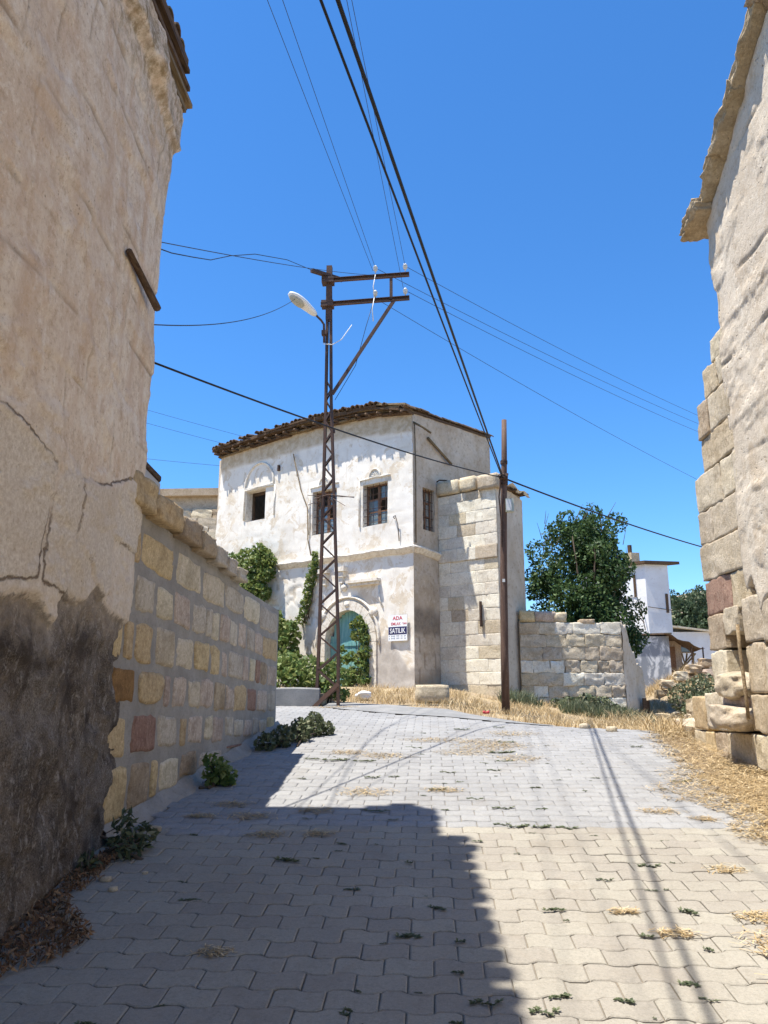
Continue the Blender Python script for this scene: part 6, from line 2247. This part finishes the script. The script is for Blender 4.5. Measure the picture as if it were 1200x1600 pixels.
nB = unit(np.cross((0, 0, 1), TB))
if nB[1] > 0:
    nB = -nB
mk('window', *box(c0 + TB * .95 + nB * .012 + np.array([0, 0, 5.2]), (.06, .02, .42), (TB, nB, (0, 0, 1))), M['wood_dark'], tw)
mk('ladder', *tube([c0 + TA * .3 + nA * .2 + np.array([0, 0, 5.3]), c0 + TA * .1 + nA * .2 + np.array([0, 0, 4.0])], .02, 5), M['iron'], tw)
mk('railing', *tube([c0 + TA * 1.1 + nA * .3 + np.array([0, 0, 4.7]), c0 + TA * .55 + nA * .3 + np.array([0, 0, 4.9]), c0 + TA * .1 + nA * .25 + np.array([0, 0, 4.3])], .02, 5), M['iron'], tw)
mk('wall_line', *tube([c0 + TB * .02 + nB * .02 + np.array([0, 0, 5.03]), c0 + TB * 1.1 + nB * .02 + np.array([0, 0, 4.9])], .012, 4), M['iron'], tw)
# low white house
lo = thing('low_white_house', 'low white house with a shallow roof half hidden by the right wall', 'house', (13, 38, 2))
mk('wall', *box((13.6, 40, 2.6), (1.95, 2.0, 1.6)), M['farwhite'], lo)
V = [(11.5, 37.8, 4.46), (15.7, 37.8, 3.92), (15.7, 42.2, 3.92), (11.5, 42.2, 4.46), (11.5, 37.8, 4.55), (15.7, 37.8, 4.01), (15.7, 42.2, 4.01), (11.5, 42.2, 4.55)]
mk('roof', V, BOXF, M['st_grey'], lo)
w_ = mk('window', *box((12.35, 37.99, 3.45), (.3, .03, .25)), M['wood_dark'], lo)
mk('pane', *box((12.35, 37.955, 3.45), (.24, .008, .2)), M['glass'], w_)
# shed with awning
sd = thing('grey_shed', 'grey lean-to shed with a sagging dark awning below the white tower house', 'shed', (8.8, 31, 2))
k = Nd('grey_peeling')
n1 = k.noise(1.0, 5, .7, k.scaled((2.5, 2.5, 1.2)), .6)
M['peel'] = k.fin(k.mix(k.step(n1, .48, .58), (.26, .28, .31), (.66, .67, .68)), .9, n1, .4, .02)
mk('wall', *box((8.55, 31.8, 2.4), (.95, .8, 1.15)), M['peel'], sd)
mk('wall', *box((9.85, 32.2, 2.4), (.32, .5, 1.0)), M['st_pink'], sd)
mk('door', *box((9.80, 31.69, 2.55), (.12, .015, .62)), M['frame'], sd)
V = []
for i, x in enumerate(np.linspace(9.3, 10.75, 8)):
    for j, y in enumerate(np.linspace(30.6, 32.2, 4)):
        V.append((x, y, 3.62 - .62 * (x - 9.3) / 1.45 + .05 * math.sin(i * 2 + j)))
mk('awning', V, gridF(8, 4), M['wood_dark'], sd)
mk('roof', [(7.5, 30.9, 3.56), (9.6, 30.9, 3.62), (9.6, 32.7, 3.64), (7.5, 32.7, 3.6), (7.5, 30.9, 3.62), (9.6, 30.9, 3.68), (9.6, 32.7, 3.7), (7.5, 32.7, 3.66)], BOXF, M['tile'], sd)
for (x, y) in ((10.65, 30.7), (10.2, 30.65), (10.7, 32.0)):
    mk('awning_post', *tube([(x, y, 1.2), (x + .03, y, 3.1)], .03, 6), M['iron'], sd)
for i in range(6):
    mk('old_timber', *bar((10.0 + R.uniform(-.3, .6), 31 + R.uniform(0, .9), 1.9), (10.3 + R.uniform(-.3, .5), 31.2 + R.uniform(-.2, .9), 2.9), .05, .05), M['wood_old'], sd)
# low broken walls on the slope
lw = thing('broken_low_wall', 'low broken field wall of loose stones in front of the grey shed', 'wall', (8.6, 25, 1.8))
for r in range(2):
    x = 7.0 + .15 * r
    while x < 10.0 - 1.2 * r:
        L = R.uniform(.22, .5)
        mk('stone', *rock((x + L / 2, 24.6 + R.uniform(-.06, .06), gz(x, 24.6) + .1 + .24 * r), (L / 2, .2, .135), 830 + int(x * 10) + r, 4, .3, .2, None, .1), M[R.choice(['st_white', 'st_buff', 'st_buffdark'])], lw)
        x += L + R.uniform(0, .05)
lw2 = thing('broken_low_wall', 'tumbled remnant of a wall at the far foot of the right stone house', 'wall', (3.6, 11, .9))
for r in range(2):
    y = 9.75 + .1 * r
    while y < 12.2 - 1.3 * r:
        L = R.uniform(.25, .5)
        xx = 3.5 + (y - 9.7) * .24
        mk('stone', *rock((xx + R.uniform(-.05, .05), y + L / 2, gz(xx, y) + .08 + .21 * r), (.18, L / 2, .12), 860 + int(y * 10) + r, 5, .3, .2, None, .12), M[R.choice(['st_white', 'st_buff', 'st_buffdark'])], lw2)
        y += L + R.uniform(0, .06)
# stony hill and the far trees on it
hx, hy = np.linspace(14, 120, 60), np.linspace(60, 200, 40)
HX, HY = np.meshgrid(hx, hy, indexing='ij')
hp = np.stack([HX.ravel(), HY.ravel(), np.zeros(HX.size)], 1)
hp[:, 2] = 3 + 13.2 * ss(66, 125, hp[:, 1]) * ss(14, 34, hp[:, 0]) * (1 + .12 * fbm(hp, .05, 4, 501)) + 1.6 * fbm(hp, .12, 4, 502)
k = Nd('stony_hillside')
n1, n2 = k.noise(.22, 6, .7), k.noise(1.3, 5, .7)
M['hill'] = k.fin(k.mix(k.step(n2, .46, .56), k.mix(k.step(n1, .4, .6), (.27, .21, .14), (.38, .31, .22)), (.13, .14, .07)), .97, n2, .8, .6)
tag(mk('hill', hp, gridF(60, 40), M['hill'], smooth=True), 'dry stony hillside behind the low white house', kind='structure')
for i, (x, y, z, r_, h_) in enumerate(((16.6, 50, 2.6, 1.0, 4.6), (18.2, 52, 2.8, 1.5, 5.6), (20.4, 55, 3.0, 1.6, 6.0), (17.2, 47, 2.7, .9, 4.0), (19.0, 58, 3.0, 1.5, 5.6))):
    t_ = thing('far_tree', ('slim pale tree just right of the white tower house', 'round dark tree behind the low white house', 'tallest dark tree showing beside the right wall', 'low tree above the low white house roof', 'broad tree between the tower house and the hill')[i], 'tree', (x, y, z), 'trees below the hill')
    mk('trunk', *tube([(x, y, z - .5), (x, y, z + h_ * .6)], [.12, .06], 6), M['bark'], t_)
    cs = [(x + R.uniform(-r_, r_) * .8, y + R.uniform(-r_, r_) * .7, z + h_ * R.uniform(.3, .95)) for _ in range(14)]
    V, F, T = leaves(clump_points(cs, [r_ * R.uniform(.35, .6) for _ in cs], 2600, .6), .24, .2)
    mk('crown', V, F, M['leaf_far'], t_, attrs={'tint': T})

# ================================================================== BACKGROUND LEFT
bl = thing('grey_roofed_house', 'pale house with a dark sloping verge peeking above the stone wall coping', 'house', (-7, 15, 3))
k = Nd('pale_boards')
M['pboard'] = k.fin(k.mix(k.noise(1.0, 5, .6, k.scaled((.6, .6, 3))), (.40, .37, .33), (.52, .49, .44)), .9)
a_, c_ = np.array([-6.9, 13.2, 7.25]), np.array([-5.22, 14.0, 5.50])
V = [a_ + [0, 0, -.06], c_ + [0, 0, -.06], c_ * [1, 1, 0] + [0, 0, 1.0], a_ * [1, 1, 0] + [0, 0, 1.0]]
V += [v_ + np.array([-2.2, 3.5, 0]) for v_ in V]
mk('wall', V, [[0, 1, 2, 3], [1, 5, 6, 2], [5, 4, 7, 6], [4, 0, 3, 7], [0, 4, 5, 1]], M['pboard'], bl)
V = []
for q in (a_, c_):
    for off in ((.04, -.08, -.02), (.04, -.08, .06), (-2.2, 3.5, .06), (-2.2, 3.5, -.02)):
        V.append(q + np.array(off))
mk('roof', V, [[0, 1, 5, 4], [1, 2, 6, 5], [2, 3, 7, 6], [3, 0, 4, 7], [0, 3, 2, 1], [4, 5, 6, 7]], M['wood_dark'], bl)
mk('wall_post', *bar((-5.62, 13.76, 3.0), (-5.62, 13.76, 5.85), .06, .05), M['wood_old'], bl)
# cliff with ledges behind the house
cu_, cv_ = np.linspace(-34, -7, 120), np.linspace(0, 1, 70)
CU, CV = np.meshgrid(cu_, cv_, indexing='ij')
u, t = CU.ravel(), CV.ravel()
P3 = np.stack([u, 0 * u, t * 14], 1)
topz = 13.4 + .35 * fbm(P3 * [1, 0, 0], .5, 3, 601) + .25 * fbm(P3 * [1, 0, 0], 2.2, 3, 602)
z = 1 + t * (topz - 1)
led = np.interp(z, [0, 9.8, 10.0, 10.9, 11.0, 11.7, 11.75, 12.35, 12.4, 12.9, 13.0, 14], [1.2, .9, .3, .6, .0, .1, .45, .5, -.25, -.2, .3, .9])
y = 45 + led + .7 * fbm(np.stack([u, z, 0 * u], 1), .6, 5, 603)
mkc = ss(10.4, 10.5, z) * ss(12.9, 12.7, z)
k = Nd('pale_cliff')
n1, n2 = k.noise(.5, 6, .7, k.scaled((.6, 1, 2.2))), k.noise(3, 5, .7)
M['cliff'] = k.fin(k.mix(k.step(n2, .5, .7), k.mix(k.step(n1, .4, .62), (.40, .34, .26), (.56, .50, .42)), (.27, .22, .16)), .96, n2, .8, .25)
cl = mk('cliff', np.stack([u, y, z], 1), gridF(120, 70), M['cliff'], smooth=True)
tag(cl, 'pale layered rock cliff left behind the whitewashed house', kind='structure')
rc_ = thing('rock_cut_house', 'long low cave house front of banded stone built against the cliff', 'building', (-15, 43.6, 9))
mk('lintel_band', *box((-15, 43.5, 13.0), (5.2, .4, .22)), M['st_buff'], rc_)
mk('wall', *box((-15, 43.9, 12.4), (5.0, .3, .42)), M['st_grey'], rc_)
for r in range(3):
    x = -19.5
    while x < -11.5:
        L = R.uniform(.7, 1.5)
        mk('stone', *rock((x + L / 2, 43.7 + R.uniform(-.1, .1) - .25 * r, 11.65 - .55 * r), (L / 2 * .98, .5, .27), 620 + int(x * 7) % 50 + r, 3, .15, .1), M[R.choice(['st_grey', 'st_white', 'st_buffdark'])], rc_)
        x += L
mk('terrace', *box((-15, 43.4, 10.2), (5.5, .9, .22)), M['st_white'], rc_)
